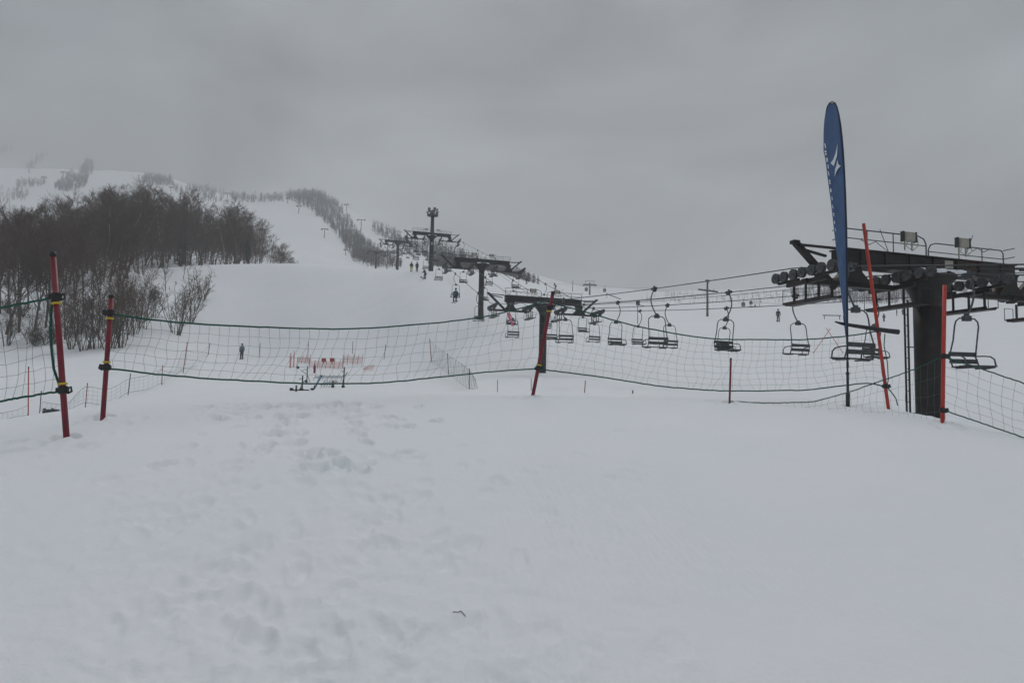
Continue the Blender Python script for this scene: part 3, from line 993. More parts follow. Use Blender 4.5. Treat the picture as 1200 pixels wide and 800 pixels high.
safety_net([(-120, 385), (-40, 370), (0, 361), (35, 354), (61, 349)], [(-120, 492), (-40, 478), (0, 470), (35, 464), (72, 458)], 6.1, zof(b1), 17, 7,
           'net with thick green border rope ending at the tallest red pole by the trees', .03, .1, .0125, .0021, (True, [(61, 350), (59, 385), (60, 405), (63, 432), (72, 458)]), 0, seed=1)
safety_net([(129, 368), (190, 376), (300, 383), (400, 385.5), (480, 381), (560, 372), (610, 361), (643, 352)],
           [(122, 431), (200, 440), (300, 446.5), (380, 449.5), (430, 449), (520, 441), (580, 435), (629, 432)], zof(b2), zof(b3), 44, 6,
           'long sagging net with green ropes between the two red poles, people behind it', .05, .1, .0125, .0021, None, -.02, seed=2)
safety_net([(644, 354), (680, 364), (760, 385), (850, 397.5), (930, 398), (990, 394), (1028, 388)],
           [(630, 432), (700, 441), (790, 454), (860, 458), (940, 457), (985, 452), (1020, 449), (1037, 453)], zof(b3), zof(b5), 42, 8,
           'long net with green ropes under the chairs, from the red pole to the blue flag', .04, .1, .0125, .0019, None, -.008, seed=3)
safety_net([(856, 470), (900, 472), (945, 471), (985, 462), (1030, 447), (1070, 433), (1104, 418)],
           [(858, 480), (900, 486), (945, 488), (985, 489), (1030, 492), (1070, 500), (1105, 505)], zof(b4), zof(b6), 30, 4,
           'low slack net sagging onto the snow between thin red pole and big mast', .03, .06, .010, .0018, None, 0, seed=4, nr_rope='top')
safety_net([(1106, 418), (1150, 432), (1200, 449), (1290, 478)], [(1107, 481), (1140, 492), (1178, 505), (1290, 545)], zof(b6), 8.5, 13, 6,
           'net running downhill from the orange-red pole at the big mast out of view', .03, .08, .010, .0022, None, 0, seed=5)

# loose rope end hanging off the long orange pole
m = MB()
q = b5.y
m.tube([P(x, y, q - .05) for x, y in ((1037, 391), (1036, 405), (1040, 425), (1041, 445), (1039, 453))], .008, 6)
m.tube([P(x, y, q - .05) for x, y in ((1039, 453), (1046, 461), (1050, 467), (1052, 475))], .009, 6)
tag(m.build('loose_rope', M['rope'], None, True), 'loose green rope end dangling down the long leaning orange-red pole', 'rope')

# pink tape on the top rope
m = MB()
zr = 1 / (1 / zof(b2) * .08 + 1 / zof(b3) * .92)
pts = [(596, 366), (596.5, 370), (598, 374), (600, 378), (600.5, 382)]
vs = []; fs = []
for i, (x, y) in enumerate(pts):
    a = P(x, y, zr - .03 - .01 * i); w = .026 - .002 * i
    vs += [a + Vector((-w, .0, 0)), a + Vector((w, .03 * (-1) ** i, 0)), a + Vector((w, .034 * (-1) ** i, 0.0)) + Vector((0, .004, 0)), a + Vector((-w, .004, 0))]
for i in range(len(pts) - 1):
    for k in range(4):
        k2 = (k + 1) % 4
        fs.append((i * 4 + k, i * 4 + k2, (i + 1) * 4 + k2, (i + 1) * 4 + k))
fs += [(3, 2, 1, 0), tuple((len(pts) - 1) * 4 + k for k in range(4))]
m.add(vs, fs)
tag(m.build('marker_tape', M['pink']), 'strip of pink tape tied to the green net rope', 'tape')

# black tapered sleeve tied crosswise on the long orange pole
m = MB()
pts = [(978.5, 376.8), (986, 379), (1000, 381.5), (1020, 384.5), (1040, 387.5), (1053, 389)]
m.tube([P(x, y, q - .08) for x, y in pts], [.012, .026, .033, .037, .042, .046], 10)
tag(m.build('rolled_sleeve', M['black'], None, True), 'black tapered roll tied crosswise behind the flag to the orange-red pole', 'rolled banner')


# ------------------------------------------------------------------ feather flag
def flag():
    b = P(993.5, 475, min(hit(993.5, 475).y, 12.0))
    Z0 = b.y
    root = empty('feather_flag', b)
    tag(root, 'tall blue feather flag with white star emblem on a black pole in the snow', 'flag')
    slope = .035                                        # metres of depth per pixel towards the free edge: the cloth is turned away
    rowsL = [(121, 971.5), (126, 969), (134, 967), (145, 965.6), (160, 965), (176, 965), (186, 967), (210, 970), (240, 974), (270, 977.3), (300, 980.8), (330, 984), (360, 987.4), (392, 990.6)]
    rowsR = [(121, 979), (126, 980.8), (134, 982.6), (145, 984), (160, 985.8), (176, 987), (186, 987.8), (210, 989.2), (240, 990.6), (270, 991.3), (300, 991.7), (330, 992), (360, 992.3), (392, 992.6)]
    def Pt(x, y, dz=0): return P(x, y, Z0 + slope * (992 - x) * 1.0 - dz) - b
    ys = np.concatenate([np.arange(121, 135, 2.5), np.arange(135, 393, 3.2)])
    rowsL2 = [(float(y), float(pchip([r[0] for r in rowsL], [r[1] for r in rowsL], np.array([y]))[0])) for y in ys]
    rowsR2 = [(float(y), float(pchip([r[0] for r in rowsR], [r[1] for r in rowsR], np.array([y]))[0])) for y in ys]
    rowsL, rowsR = rowsL2, rowsR2
    m = MB(); vs = []; fs = []
    N = 10
    for (y, xl), (_, xr) in zip(rowsL, rowsR):
        for k in range(N + 1):
            x = xl + (xr - xl) * k / N
            vs.append(Pt(x, y, math.sin(k / N * PI) * (.02 * math.sin(y * .045) + .016 * math.sin(y * .16 + k * .55) + .010 * math.sin(y * .37 - k * .9))))
    n = len(vs)
    vs += [v + Vector((.002, .006, 0)) for v in vs]
    W = N + 1
    for i in range(len(rowsL) - 1):
        for k in range(N):
            a = i * W + k
            fs.append((a, a + W, a + W + 1, a + 1)); fs.append((n + a, n + a + 1, n + a + W + 1, n + a + W))
        for k, fl in ((0, 0), (N, 1)):
            a = i * W + k
            f = (a, n + a, n + a + W, a + W)
            fs.append(f if not fl else f[::-1])
    for i in (0, len(rowsL) - 1):
        for k in range(N):
            a = i * W + k; fs.append((a, a + 1, n + a + 1, n + a))
    m.add(vs, fs)
    m.build('banner', M['blue'], root, True)
    # navy sleeve holding the bowed rod
    m = MB()
    edge = [(968.2, 131), (969.5, 125.5), (972, 121), (975, 119.3), (978.5, 120.8), (981, 126), (983, 134), (984.8, 146), (986.6, 161), (988, 178), (989.5, 203), (990.8, 232), (991.7, 265), (992.2, 300), (992.7, 345), (993, 392)]
    m.tube([Pt(x, y, .006) for x, y in edge], [.012] * 7 + [.016] * 5 + [.018] * 4, 8)
    m.build('sleeve', M['navy'], root, True)
    m = MB()
    m.tube([Pt(993, 388), Pt(993.2, 430), Pt(993.3, 437)], .017, 8); m.tube([Pt(993.2, 436), Pt(993.3, 439)], .03, 8)
    m.tube([Pt(993.3, 438), Pt(993.5, 462)], .023, 8); m.tube([Pt(993.5, 460), Pt(993.6, 486)], .036, 8)
    m.tube([Pt(993.2, 424), Pt(993.2, 431)], .022, 8)
    m.build('pole', M['black'], root, True)
    m = MB()
    def poly(pts, dz=.055):
        f_ = [Pt(x, y, dz) for x, y in pts]; g_ = [Pt(x, y, dz - .003) for x, y in pts]
        k = len(pts)
        m.add(f_ + g_, [tuple(range(k)), tuple(range(2 * k - 1, k - 1, -1))] + [(i, (i + 1) % k + 0, k + (i + 1) % k, k + i) for i in range(k)])
    poly([(981.5, 168.5), (980.9, 183), (979.3, 187.5), (977.3, 194.6), (975.6, 193.5), (973.2, 191.2), (976.5, 187), (979, 180)])
    poly([(981.2, 187), (982.3, 192.5), (985.4, 194.6), (982.3, 197.5), (980, 201.5), (978.1, 207), (978.6, 198), (980.2, 194)])
    m.build('emblem', M['white'], root)
    m = MB()
    rr = random.Random(2)
    y = 168.0
    i = 0
    while y < 275:
        h = 5.8 - (y - 168) * .02
        xl = float(np.interp(y + h / 2, [r[0] for r in rowsL], [r[1] for r in rowsL])) + .7
        w = 2.6 - (y - 168) * .011
        # slanted strokes, letters seen almost edge-on
        kind = i % 4
        if kind == 0:
            poly([(xl, y), (xl + w * .5, y + .3), (xl + w, y + h), (xl + w * .5, y + h)], .04)
        elif kind == 1:
            poly([(xl + .2, y), (xl + w, y + .5), (xl + w, y + h * .42), (xl + .3, y + h * .4)], .04)
            poly([(xl + .6, y + h * .55), (xl + w, y + h * .6), (xl + w * 1.05, y + h), (xl + .8, y + h * .95)], .04)
        elif kind == 2:
            poly([(xl + .3, y), (xl + w * .9, y + .8), (xl + w, y + h * .9), (xl + .6, y + h)], .04)
        else:
            poly([(xl + w * .3, y), (xl + w * .8, y + .2), (xl + w, y + h * .8), (xl + w * .6, y + h)], .04)
        y += h + (2.6 if y < 200 else 5.0)
        i += 1
    m.build('lettering', M['white'], root)


flag()


# ------------------------------------------------------------------ stakes and mid-distance nets
def stake(px, py0, py1, label, matl='stake', rpx=.7, lean=0, grp='thin stakes marking the valley'):
    b = hit(px, py0, 24 if px > 60 else 17)
    t = P(px + lean, py1, b.y)
    root = empty('marker_stake', b)
    rad = max(.014, rpx * b.y / F * .5)
    m = MB(); m.tube([(b - t) * .1, (t - b)], rad, 8); m.build('shaft', M[matl], root, True)
    m = MB(); m.tube([(t - b) * .97, (t - b) * 1.01], rad * 1.15, 8); m.build('tip', M['black'], root, True)
    tag(root, label, 'marker stake', grp)
    return b, t


stL = [(33, 488, 430, 'orange', 1.2, .5, 'bright orange thin stake left of the tallest red pole'),
       (46.5, 484, 458, 'greypole', 1.0, 2, 'dark stake right beside the person sitting behind the snow edge'),
       (100, 478, 449, 'stake', 1.0, 2.5, 'reddish stake in the drooping net between the two red poles'),
       (150, 463, 438, 'greypole', 1.0, 3, 'first stake right of the shorter red pole in the drooping net'),
       (189.5, 451, 428, 'stake', .9, 1, 'second stake right of the shorter red pole in the drooping net'),
       (214.5, 437, 401, 'stake', .9, 5, 'taller leaning red stake behind the near net under the bank'),
       (244, 416, 402, 'greypole', .8, 2, 'dark leaning stake just left of the lone standing person'),
       (304, 418, 402, 'greypole', .8, 1, 'dark stake just right of the lone standing person'),
       (360.5, 424, 400, 'greypole', .7, 1, 'tall thin grey stake rising out of the boarding area'),
       (413, 414, 400, 'greypole', .7, .5, 'thin grey stake behind the right orange net'),
       (450, 421, 404, 'greypole', .7, 2, 'thin leaning stake right of the boarding area')]
for (x, y0, y1, mt, rp_, ln, lab) in stL:
    stake(x, y0, y1, lab, mt, rp_, ln)
stC = [(505.5, 424, 397, 'stake', .8, -2, 'topmost stake of the greenish net below the third tower'),
       (525.5, 439, 414, 'greypole', .8, -1, 'middle stake of the greenish net below the third tower'),
       (550, 456, 432, 'greypole', .9, 0, 'lowest stake of the greenish net below the third tower'),
       (583, 459, 445, 'greypole', .8, 0, 'short grey stake left of the leaning mid-fence red pole'),
       (622.5, 457, 443, 'stake', .8, 0, 'short red stake touching the foot of the mid-fence red pole'),
       (685, 460, 446, 'stake', 1.1, 1, 'short red stake right of the second tower base'),
       (741.5, 461, 457, 'greypole', 1.4, 0, 'tiny dark stump of a stake out on the snow')]
for (x, y0, y1, mt, rp_, ln, lab) in stC:
    stake(x, y0, y1, lab, mt, rp_, ln)


def mid_net(top, bot, Zs, nc, nr, label, cr, matl='netpale', border='rope', br=None):
    root = empty('valley_net', P(*top[0], Zs[0]))
    o = P(*top[0], Zs[0])
    tag(root, label, 'safety net', 'thin nets down in the valley')
    def q(c, s):
        x, y = curve_px(c, s)
        return P(x, y, float(np.interp(s, np.linspace(0, 1, len(Zs)), Zs)))
    for nm, c in (('top_rope', top), ('bottom_rope', bot)):
        m = MB(); m.tube([q(c, s) - o for s in np.linspace(0, 1, 40)], br or cr * 1.8, 4); m.build(nm, M[border], root)
    m = MB()
    for i in range(nc + 1):
        s = i / nc
        m.tube([q(top, s) - o, q(bot, s) - o], cr, 3, False)
    for j in range(1, nr):
        m.tube([q(top, s).lerp(q(bot, s), j / nr) - o for s in np.linspace(0, 1, nc + 1)], cr, 3, False)
    m.build('netting', M[matl], root)


def gz(px, py): return hit(px, py, 24 if px > 60 else 17).y


za = gz(100, 478); zb = gz(150, 463); zc = gz(189.5, 451); zd = gz(214.5, 437)
print('stake Z', gz(33, 488), za, zb, zc, zd)
mid_net([(50, 471), (75, 474), (102, 453), (125, 456), (152, 444), (172, 440), (190, 432)], [(48, 481), (75, 481), (100, 472), (125, 474), (150, 460), (172, 456), (190, 448)],
        [za * .9, za, za, (za + zb) / 2, zb, zc], 26, 4, 'drooping thin net strung on stakes between the two red poles', .004, 'netpale', 'net', .008)
mid_net([(-40, 488), (0, 484), (20, 480), (33, 475)], [(-40, 496), (0, 492), (20, 488), (33, 486)], [14, 14.5, gz(33, 488)], 12, 3, 'sagging thin net left of the bright orange stake', .003, 'netpale', 'net', .007)
mid_net([(190, 434), (203, 436), (216, 410), (232, 414), (246, 404)], [(190, 449), (203, 449), (214, 433), (232, 428), (244, 415)], [zc, zd, zd * 1.05, gz(244, 416)], 20, 4,
        'thin net climbing behind the near net towards the lone standing person', .005, 'netpale', 'net', .009)
z1, z2, z3 = gz(505.5, 424), gz(525.5, 439), gz(550, 456)
mid_net([(504, 399), (525, 416), (550, 434), (557, 444)], [(506, 423), (526, 438), (551, 455), (560, 456)], [z1, z2, z3, z3], 16, 10, 'greenish fine net on three stakes below the third lift tower', .006, 'net', 'rope', .008)

# crossed bamboo sticks
for i, (x0, y0, x1, y1) in enumerate(((951, 414, 973, 385), (990, 414, 968, 384))):
    b = hit(x0, y0); t = P(x1, y1, b.y + .1 * i)
    m = MB(); m.tube([Vector((0, 0, -.2)), t - b], .035, 6)
    o = m.build('crossed_stick', M['palestake'], None, True); o.location = b
    tag(o, ['thin reddish stick of a crossed pair, leaning right, left of the blue flag', 'thin reddish stick of a crossed pair, leaning left, behind the blue flag'][i], 'stick', 'crossed sticks closing the slope')


# ------------------------------------------------------------------ boarding area in the valley
def simple_thing(name, px, py, label, cat, parts, grp=None, rz=0, zmin=0):
    """parts: list of (name, material, function(mb, unit)) with unit = metres per photo pixel there"""
    b = hit(px, py, zmin or 30); u = b.y / F
    root = empty(name, b, rz); tag(root, label, cat, grp)
    for nm, mt, fn in parts:
        m = MB(); fn(m, u); m.build(nm, M[mt], root)
    return root


def padded_post(px, py, h, w, mt, label, grp=None):
    simple_thing('padded_post', px, py, label, 'padded post', [
        ('pad', mt, lambda m, u: m.lathe([(w * u * .5, 0), (w * u * .5, h * .85 * u), (w * u * .35, h * .9 * u)], 10)),
        ('post', 'stake', lambda m, u: m.tube([(0, 0, -.3), (0, 0, h * 1.1 * u)], w * u * .2, 6))], grp)


padded_post(340, 431, 16, 2.2, 'palestake', 'thick orange padded post, left of a pair beside the boarding gates', 'pair of orange padded posts')
padded_post(344, 430, 17, 1.6, 'palestake', 'slimmer orange padded post, right of a pair beside the boarding gates', 'pair of orange padded posts')
padded_post(368.5, 437, 10, 2.6, 'red', 'dark red padded post in the middle of the boarding area')


def orange_net(xa, xb, y0, y1, label, n=5):
    b = hit((xa + xb) / 2, y0, 30); u = b.y / F
    root = empty('orange_net', b); tag(root, label, 'orange net', 'orange nets in the boarding area')
    w = (xb - xa) * u; h = (y0 - y1) * u
    for i in range(n):
        x = -w / 2 + w * i / (n - 1)
        m = MB(); m.tube([(x - .03, 0, -.2), (x + random.uniform(.05, .2), 0, h * random.uniform(.95, 1.4))], .022, 5); m.build('net_stake', M['stake'], root)
    m = MB()
    for j in range(9): m.bar((-w / 2, .02, h * (.15 + .1 * j)), (w / 2, .02, h * (.15 + .1 * j)), .006, .024)
    for i in range(18): m.bar((-w / 2 + w * i / 17, .025, h * .15), (-w / 2 + w * i / 17, .025, h * .95), .03, .006)
    m.build('netting', M['palestake'], root)


orange_net(401, 424, 427, 417, 'faded orange net on stakes at the right end of the boarding area')
orange_net(362, 401, 432, 423, 'long faded orange net linking the two ends of the boarding area', 9)
orange_net(348, 362, 426, 418, 'faded orange net on stakes beside the padded orange posts', 4)
for i, (x, y) in enumerate(((379.3, 426), (389, 426))):
    simple_thing('red_board', x, y, ['small red board on a post, left one of two side by side', 'small red board on a post, right one of two side by side'][i], 'board', [
        ('panel', 'sign', lambda m, u: m.box((0, 0, 4.2 * u), (5.2 * u, .06, 4.2 * u))),
        ('post', 'stake', lambda m, u: m.tube([(0, .05, -.2), (0, .05, 5 * u)], .04, 6))], 'red boards in the boarding area')
m = MB()
b = hit(431, 434, 30); u = b.y / F
for k in range(5):
    m.bar((-6 * u, .1 * k, .05 + .05 * k), (7 * u, .12 * k - .3, .2 + .09 * k), .03, .02)
for k in range(9):
    m.bar((-6 * u + k * 1.5 * u, 0, .06), (-5.5 * u + k * 1.5 * u, .4, .3 + .02 * k), .02, .02)
o = m.build('fallen_net', M['palestake']); o.location = b
tag(o, 'crumpled orange net lying on the snow right of the boarding area', 'fallen net')


def gate_frame(px, py, h, lean, label):
    simple_thing('boarding_gate', px, py, label, 'gate', [
        ('upright', 'gate', lambda m, u: m.tube([(0, 0, -.3), (0, 0, h * u)], .038, 8)),
        ('brace', 'gate', lambda m, u: m.tube([(lean * u, 0, h * .75 * u), (0, 0, h * .5 * u), (-lean * .5 * u, 0, .02)], .022, 8)),
        ('arm', 'gate', lambda m, u: m.tube([(0, 0, h * .8 * u), (lean * .2 * u, -.5, h * .78 * u), (lean * .2 * u, -.7, h * .72 * u)], .02, 8)),
        ('foot', 'black', lambda m, u: m.blob((0, -.1, .05), (.11, .15, .09), seed=px))], 'boarding gates')


gate_frame(359.5, 448, 19, -8, 'dark green gate frame with a slanted brace, left side of the boarding area')
gate_frame(402.5, 454, 24, 4, 'tallest dark green gate frame, right side of the boarding area')
gate_frame(354, 457, 17, 5, 'dark green gate frame standing by the low base bar')
simple_thing('base_bar', 351, 459, 'dark low bar with a short upright lying at the front of the boarding area', 'base bar', [
    ('bar', 'black', lambda m, u: m.bar((-11 * u, 0, .08), (11 * u, 0, .1), .12, .06)),
    ('upright', 'gate', lambda m, u: m.tube([(-4 * u, 0, 0), (-4 * u, 0, 7.5 * u)], .045, 6)),
    ('end_block', 'black', lambda m, u: m.box((-9.5 * u, 0, .12), (3. * u, .2, .14)))])
simple_thing('motor_block', 366, 458, 'black rounded lump at the foot of the pale blue panel', 'block', [
    ('housing', 'black', lambda m, u: m.blob((0, 0, .1), (2.2 * u, .2, 1.4 * u), seed=3, rough=.1)),
    ('plug', 'gate', lambda m, u: m.tube([(2 * u, 0, .1), (3.2 * u, -.1, .3)], .04, 6))])
simple_thing('lane_divider', 370, 455, 'narrow pale blue panel standing between the boarding gates', 'divider', [
    ('board', 'bluepanel', lambda m, u: m.bar((-1.5 * u, 0, 0), (2.5 * u, .6, 15 * u), .04, .11)),
    ('cap', 'black', lambda m, u: m.box((2.6 * u, .6, 15.2 * u), (3 * u, .12, .06)))])
simple_thing('lane_rail', 382, 454, 'pale grey lane railing of thin uprights in the boarding area', 'railing', [
    ('rail', 'palepipe', lambda m, u: [m.tube([(-7 * u, .3 * k, 3 * u + k * u), (8 * u, .3 * k + .4, 5 * u + k * u)], .025, 5) for k in range(4)]),
    ('upright', 'palepipe', lambda m, u: [m.tube([(x * u, 0, 0), (x * u + .1, .5, 9 * u)], .025, 5) for x in (-6, -3, 0, 3, 6)])])
simple_thing('lane_rail', 380, 446, 'second pale lane railing, just behind the first in the boarding area', 'railing', [
    ('rail', 'palepipe', lambda m, u: [m.tube([(-13 * u, .3 * k, 3 * u + k * u), (20 * u, .3 * k + .4, 4 * u + k * u)], .025, 5) for k in range(3)]),
    ('upright', 'palepipe', lambda m, u: [m.tube([(x * u, 0, 0), (x * u + .1, .5, 8 * u)], .025, 5) for x in (-13, -8, -3, 3, 8, 14, 19)])])
simple_thing('ticket_stand', 390, 454, 'small dark red stand in front of the lane railing', 'stand', [
    ('post', 'stake', lambda m, u: m.tube([(0, 0, -.1), (0, 0, 8 * u)], .05, 8)),
    ('foot', 'black', lambda m, u: m.blob((0, 0, .08), (1.6 * u, .25, .12), seed=5))])
simple_thing('equipment_bag', 349, 432, 'dark bag hung at the left gate of the boarding area', 'bag', [
    ('sack', 'gate', lambda m, u: m.blob((0, 0, 1.4 * u), (1.9 * u, .2, 1.6 * u), seed=8)),
    ('strap', 'black', lambda m, u: m.tube([(-1.2 * u, 0, 2 * u), (-1.8 * u, 0, 4.5 * u), (.2 * u, 0, 2.5 * u)], .03, 5))])

# twig lying on the near snow
b = hit(536, 719)
m = MB()
m.tube([(-.045, 0, .0), (-.02, .0, .018), (.0, 0, .014), (.02, .01, .02), (.05, -.02, .0)], [.002, .003, .003, .003, .002], 5)
m.tube([(.0, 0, .016), (.012, -.02, .024)], .002, 4)
o = m.build('twig', M['bark']); o.location = b + Vector((0, 0, -.004)); o.scale = (.85, .85, .85)
tag(o, 'small dark twig lying on the trodden snow in front', 'twig')

# ------------------------------------------------------------------ floodlight mast, far lifts, gondola
Zf = 112.0
bx = P(505, 315, Zf); g = Hs(bx.x, Zf)
root = empty('floodlight_mast', (bx.x, Zf, g))
tag(root, 'tall floodlight mast with a ring of lamps rising behind the fourth lift tower', 'floodlight mast')
top = P(505, 252, Zf).z - g
m = MB(); m.lathe([(.42, -1), (.36, top * .5), (.26, top)], 14); m.build('mast', M['tower2'], root, True)
m = MB(); m.lathe([(.3, top - .3), (.95, top - .15), (.95, top), (.3, top + .05)], 16)
for a in range(8):
    m.bar((0, 0, top + .1), (math.cos(a * PI / 4) * .8, math.sin(a * PI / 4) * .8, top + .7), .07, .07)
m.build('lamp_ring', M['tower2'], root)
for a in range(10):
    an = a * PI / 5 + .2
    zz_ = top + (.35 if a % 2 else .95)
    rr_ = .85 if a % 2 else .72
    m = MB(); m.lathe([(.1, -.16), (.2, -.1), (.27, .12), (.25, .14)], 10, c=(math.cos(an) * rr_, math.sin(an) * rr_, zz_), M=Matrix.Rotation(an, 3, 'Z') @ Matrix.Rotation(R(115), 3, 'Y'))
    m.build('lamp', M['lamp'], root)


def pylon(px, py, hpx, label, arm=.55, zmin=0, thick=.3, grp='small far lift pylons on the mountain'):
    b = hit(px, py, zmin); u = b.y / F; h = hpx * u
    root = empty('lift_pylon', b); tag(root, label, 'lift pylon', grp)
    m = MB(); m.lathe([(thick * u * 1.6, -2), (thick * u * 1.3, h)], 8); m.build('mast', M['greypole'], root)
    m = MB(); m.bar((-h * arm, 0, h), (h * arm, 0, h), u * .7, u * .8)
    for s in (-1, 1): m.box((s * h * arm * .9, 0, h - u * .7), (u * 1.4, u * 3, u * .6))
    m.build('crossarm', M['greypole'], root)


PYL = [(337, 238, 6, 'top end of the piste, left of the wooded knoll'), (350, 250, 9, 'left edge of the far wooded strip, high up'), (380, 279, 11, 'piste side of the far wooded strip, halfway down'),
       (405, 299, 7, 'foot of the far wooded strip at the piste'), (406, 247, 8, 'bare ridge right of the wooded knoll'), (423, 271, 14, 'snowy spur above the low lift towers'),
       (266, 236, 10, 'hill left of the far piste'), (244, 226, 6, 'grey ridge wood above the dark trees'), (51, 216, 9, 'faint upper slope, lower of two'), (73.5, 210, 9, 'faint upper slope, higher of two'),
       (200, 224, 5, 'foot of the pale ridge wood over the dark trees')]
for x, y, h_, where in PYL: pylon(x, y, h_, 'small far lift pylon at the ' + where, .3 if h_ < 10 else .35)
pylon(453.5, 316, 31, 'thin bare pole between the two small left lift towers', .02, 118, .35, None)
pylon(466.5, 317, 18, 'short thin pole right of the fifth lift tower', .02, 110, .3, None)


def gondola_tower(px, py0, py1, Z, wpx, label):
    b = P(px, py0, Z); b.z = Hs(b.x, Z); t = P(px, py1, Z); h = t.z - b.z; u = Z / F
    root = empty('gondola_tower', b); tag(root, label, 'gondola tower', 'towers of the far gondola')
    m = MB(); m.lathe([(u * 1.2, -2), (u * .8, h)], 10); m.build('mast', M['greypole'], root)
    m = MB(); m.box((0, 0, h - u * 3), (wpx * u, u * 2, u * 1.4)); m.box((0, 0, h - u * 2.), (wpx * .8 * u, u, u * .5)); m.build('crossarm', M['greypole'], root)
    m = MB()
    for x in (-.32, .32): m.bar((x * wpx * u, 0, h - 2.5 * u), (x * wpx * u, 0, h + u * 1.8), u * .4, u * .4)
    m.bar((-.34 * wpx * u, 0, h + u * 1.8), (.34 * wpx * u, 0, h + u * 1.8), u * .4, u * .4); m.build('top_frame', M['greypole'], root)
    for s in (-1, 1):
        m = MB(); m.box((s * wpx * .44 * u, 0, h - 3.4 * u), (u * 2.2, u * 5, u * 1.2)); m.build('sheave_box', M['greypole'], root)
    return t


def cabin(px, py, Z, label, s=1.0):
    c = P(px, py, Z); u = Z / F
    root = empty('gondola_cabin', c); tag(root, label, 'gondola cabin', 'gondola cabins on the far lift')
    m = MB(); m.lathe([(1.3 * u * s, -2.2 * u * s), (1.9 * u * s, -1.9 * u * s), (2.0 * u * s, .2 * u * s), (1.6 * u * s, 1.8 * u * s), (1.2 * u * s, 2.1 * u * s)], 8); m.build('shell', M['cabin'], root)
    m = MB(); m.lathe([(2.03 * u * s, -.2 * u * s), (2.05 * u * s, .2 * u * s), (1.72 * u * s, 1.5 * u * s)], 8); m.build('window_band', M['glass'], root)
    m = MB(); m.tube([(0, 0, 2 * u * s), (.5 * u * s, 0, 4 * u * s), (.2 * u * s, 0, 6 * u * s)], u * .22, 5); m.build('hanger', M['greypole'], root)


gondola_tower(691, 345, 331, 300, 16, 'faint gondola tower with two cabins above the second lift tower railing')
cabin(687, 339, 299, 'gondola cabin hanging at the faint tower above the railing')
cabin(708.5, 340, 300, 'gondola cabin hanging alone right of the faint tower')
gondola_tower(885, 368, 357, 190, 16, 'low gondola tower with wide arm beside the tall utility pole')
cabin(880, 354.5, 191, 'gondola cabin passing over the low wide-armed tower', 1.0)
cabin(871, 356.5, 192, 'gondola cabin just left of the low wide-armed tower', 1.2)
m = MB()
pts = [P(x, y, Z) for x, y, Z in ((560, 326, 420), (620, 329, 360), (691, 332.5, 300), (760, 337, 255), (830, 345, 220), (885, 353, 190), (960, 352, 165), (1060, 346, 140))]
fine = []
for a, b in zip(pts, pts[1:]):
    for t in np.linspace(0, 1, 8)[:-1]:
        p = a.lerp(b, t); p.z -= .8 * 4 * t * (1 - t); fine.append(p)
m.tube(fine + [pts[-1]], .03, 5)
tag(m.build('gondola_cable', M['cable']), 'thin far cable crossing from the faint gondola tower to the big mast', 'cable')

# utility pole
b = P(829, 368, 130); b.z = Hs(b.x, 130); t = P(830.5, 328, 130)
root = empty('utility_pole', b); tag(root, 'tall utility pole with a crossarm standing on the open slope', 'utility pole')
h = t.z - b.z
m = MB(); m.lathe([(.24, -1), (.17, h)], 10); m.build('shaft', M['greypole'], root)
m = MB(); m.bar((-1.8, -.1, h - 1.9), (2.0, -.1, h - 2.3), .2, .3); m.build('crossarm', M['greypole'], root)
m = MB()
for x in (-1.2, -.5, .5, 1.2): m.lathe([(.06, h - 2.15), (.09, h - 2.0), (.05, h - 1.8)], 8, c=(x, 0, 0))
m.build('insulator', M['greypole'], root)
m = MB(); m.box((0, 0, h - .1), (.75, .3, .25)); m.box((.1, 0, h - .5), (.5, .25, .18)); m.build('top_bracket', M['greypole'], root)
for i, (x, y, dx, dy) in enumerate(((735, 347, 0, 0),)):
    pass
# plain mast far on the skyline and slim pole
b = hit(671, 341.5, 150); u = b.y / F
root = empty('slim_pole', b); tag(root, 'slim bare pole on the skyline left of the faint gondola tower', 'pole')
m = MB(); m.tube([(0, 0, -1), (0, 0, 12 * u)], u * .45, 6); m.build('shaft', M['greypole'], root)
m = MB(); m.box((0, 0, 12 * u), (u * 1.2, u, u * 1.)); m.build('top_lamp', M['greypole'], root)
# dark sign box hung on the slope
b = P(747.5, 355, 115); g = Hs(b.x, 115)
root = empty('sign_box', (b.x, 115, g)); tag(root, 'small dark box sign on a post left of the nearest left-rope chair', 'sign')
u = 115 / F
m = MB(); m.box((0, 0, b.z - g), (4.2 * u, .3, 5 * u)); m.box((0, -.16, b.z - g), (3.6 * u, .02, 4.2 * u)); m.build('board', M['black'], root)
m = MB(); m.tube([(0, .1, -1), (0, .1, b.z - g)], .06, 6); m.build('post', M['greypole'], root)
m = MB(); m.bar((0, 0, b.z - g - 2.4 * u), (8 * u, .2, b.z - g - 3.2 * u), .1, .1); m.build('side_arm', M['greypole'], root)
# fallen beam / barrier on slope
b = hit(719, 350, 120); u = b.y / F
m = MB(); m.bar((-9 * u, 0, 6 * u), (9 * u, 0, -.5 * u), u * .7, u * .9); m.bar((-8 * u, 0, 5.6 * u), (-8 * u, 0, -1 * u), u * .4, u * .4)
o = m.build('tow_arm', M['greypole']); o.location = b; tag(o, 'dark slanted bar sticking out of the snow right of the second tower railing', 'bar')
b = hit(975, 374); u = b.y / F
root = empty('barrier', b); tag(root, 'small grey barrier of one rail on legs above the crossed sticks', 'barrier')
m = MB(); m.bar((-11 * u, 0, 4.5 * u), (11 * u, 0, 4.5 * u), .1, .16); m.build('rail', M['greypole'], root)
for x in (-9, 9):
    m = MB(); m.bar((x * u, 0, -.3), (x * u, 0, 4.5 * u), .1, .1); m.build('leg', M['greypole'], root)


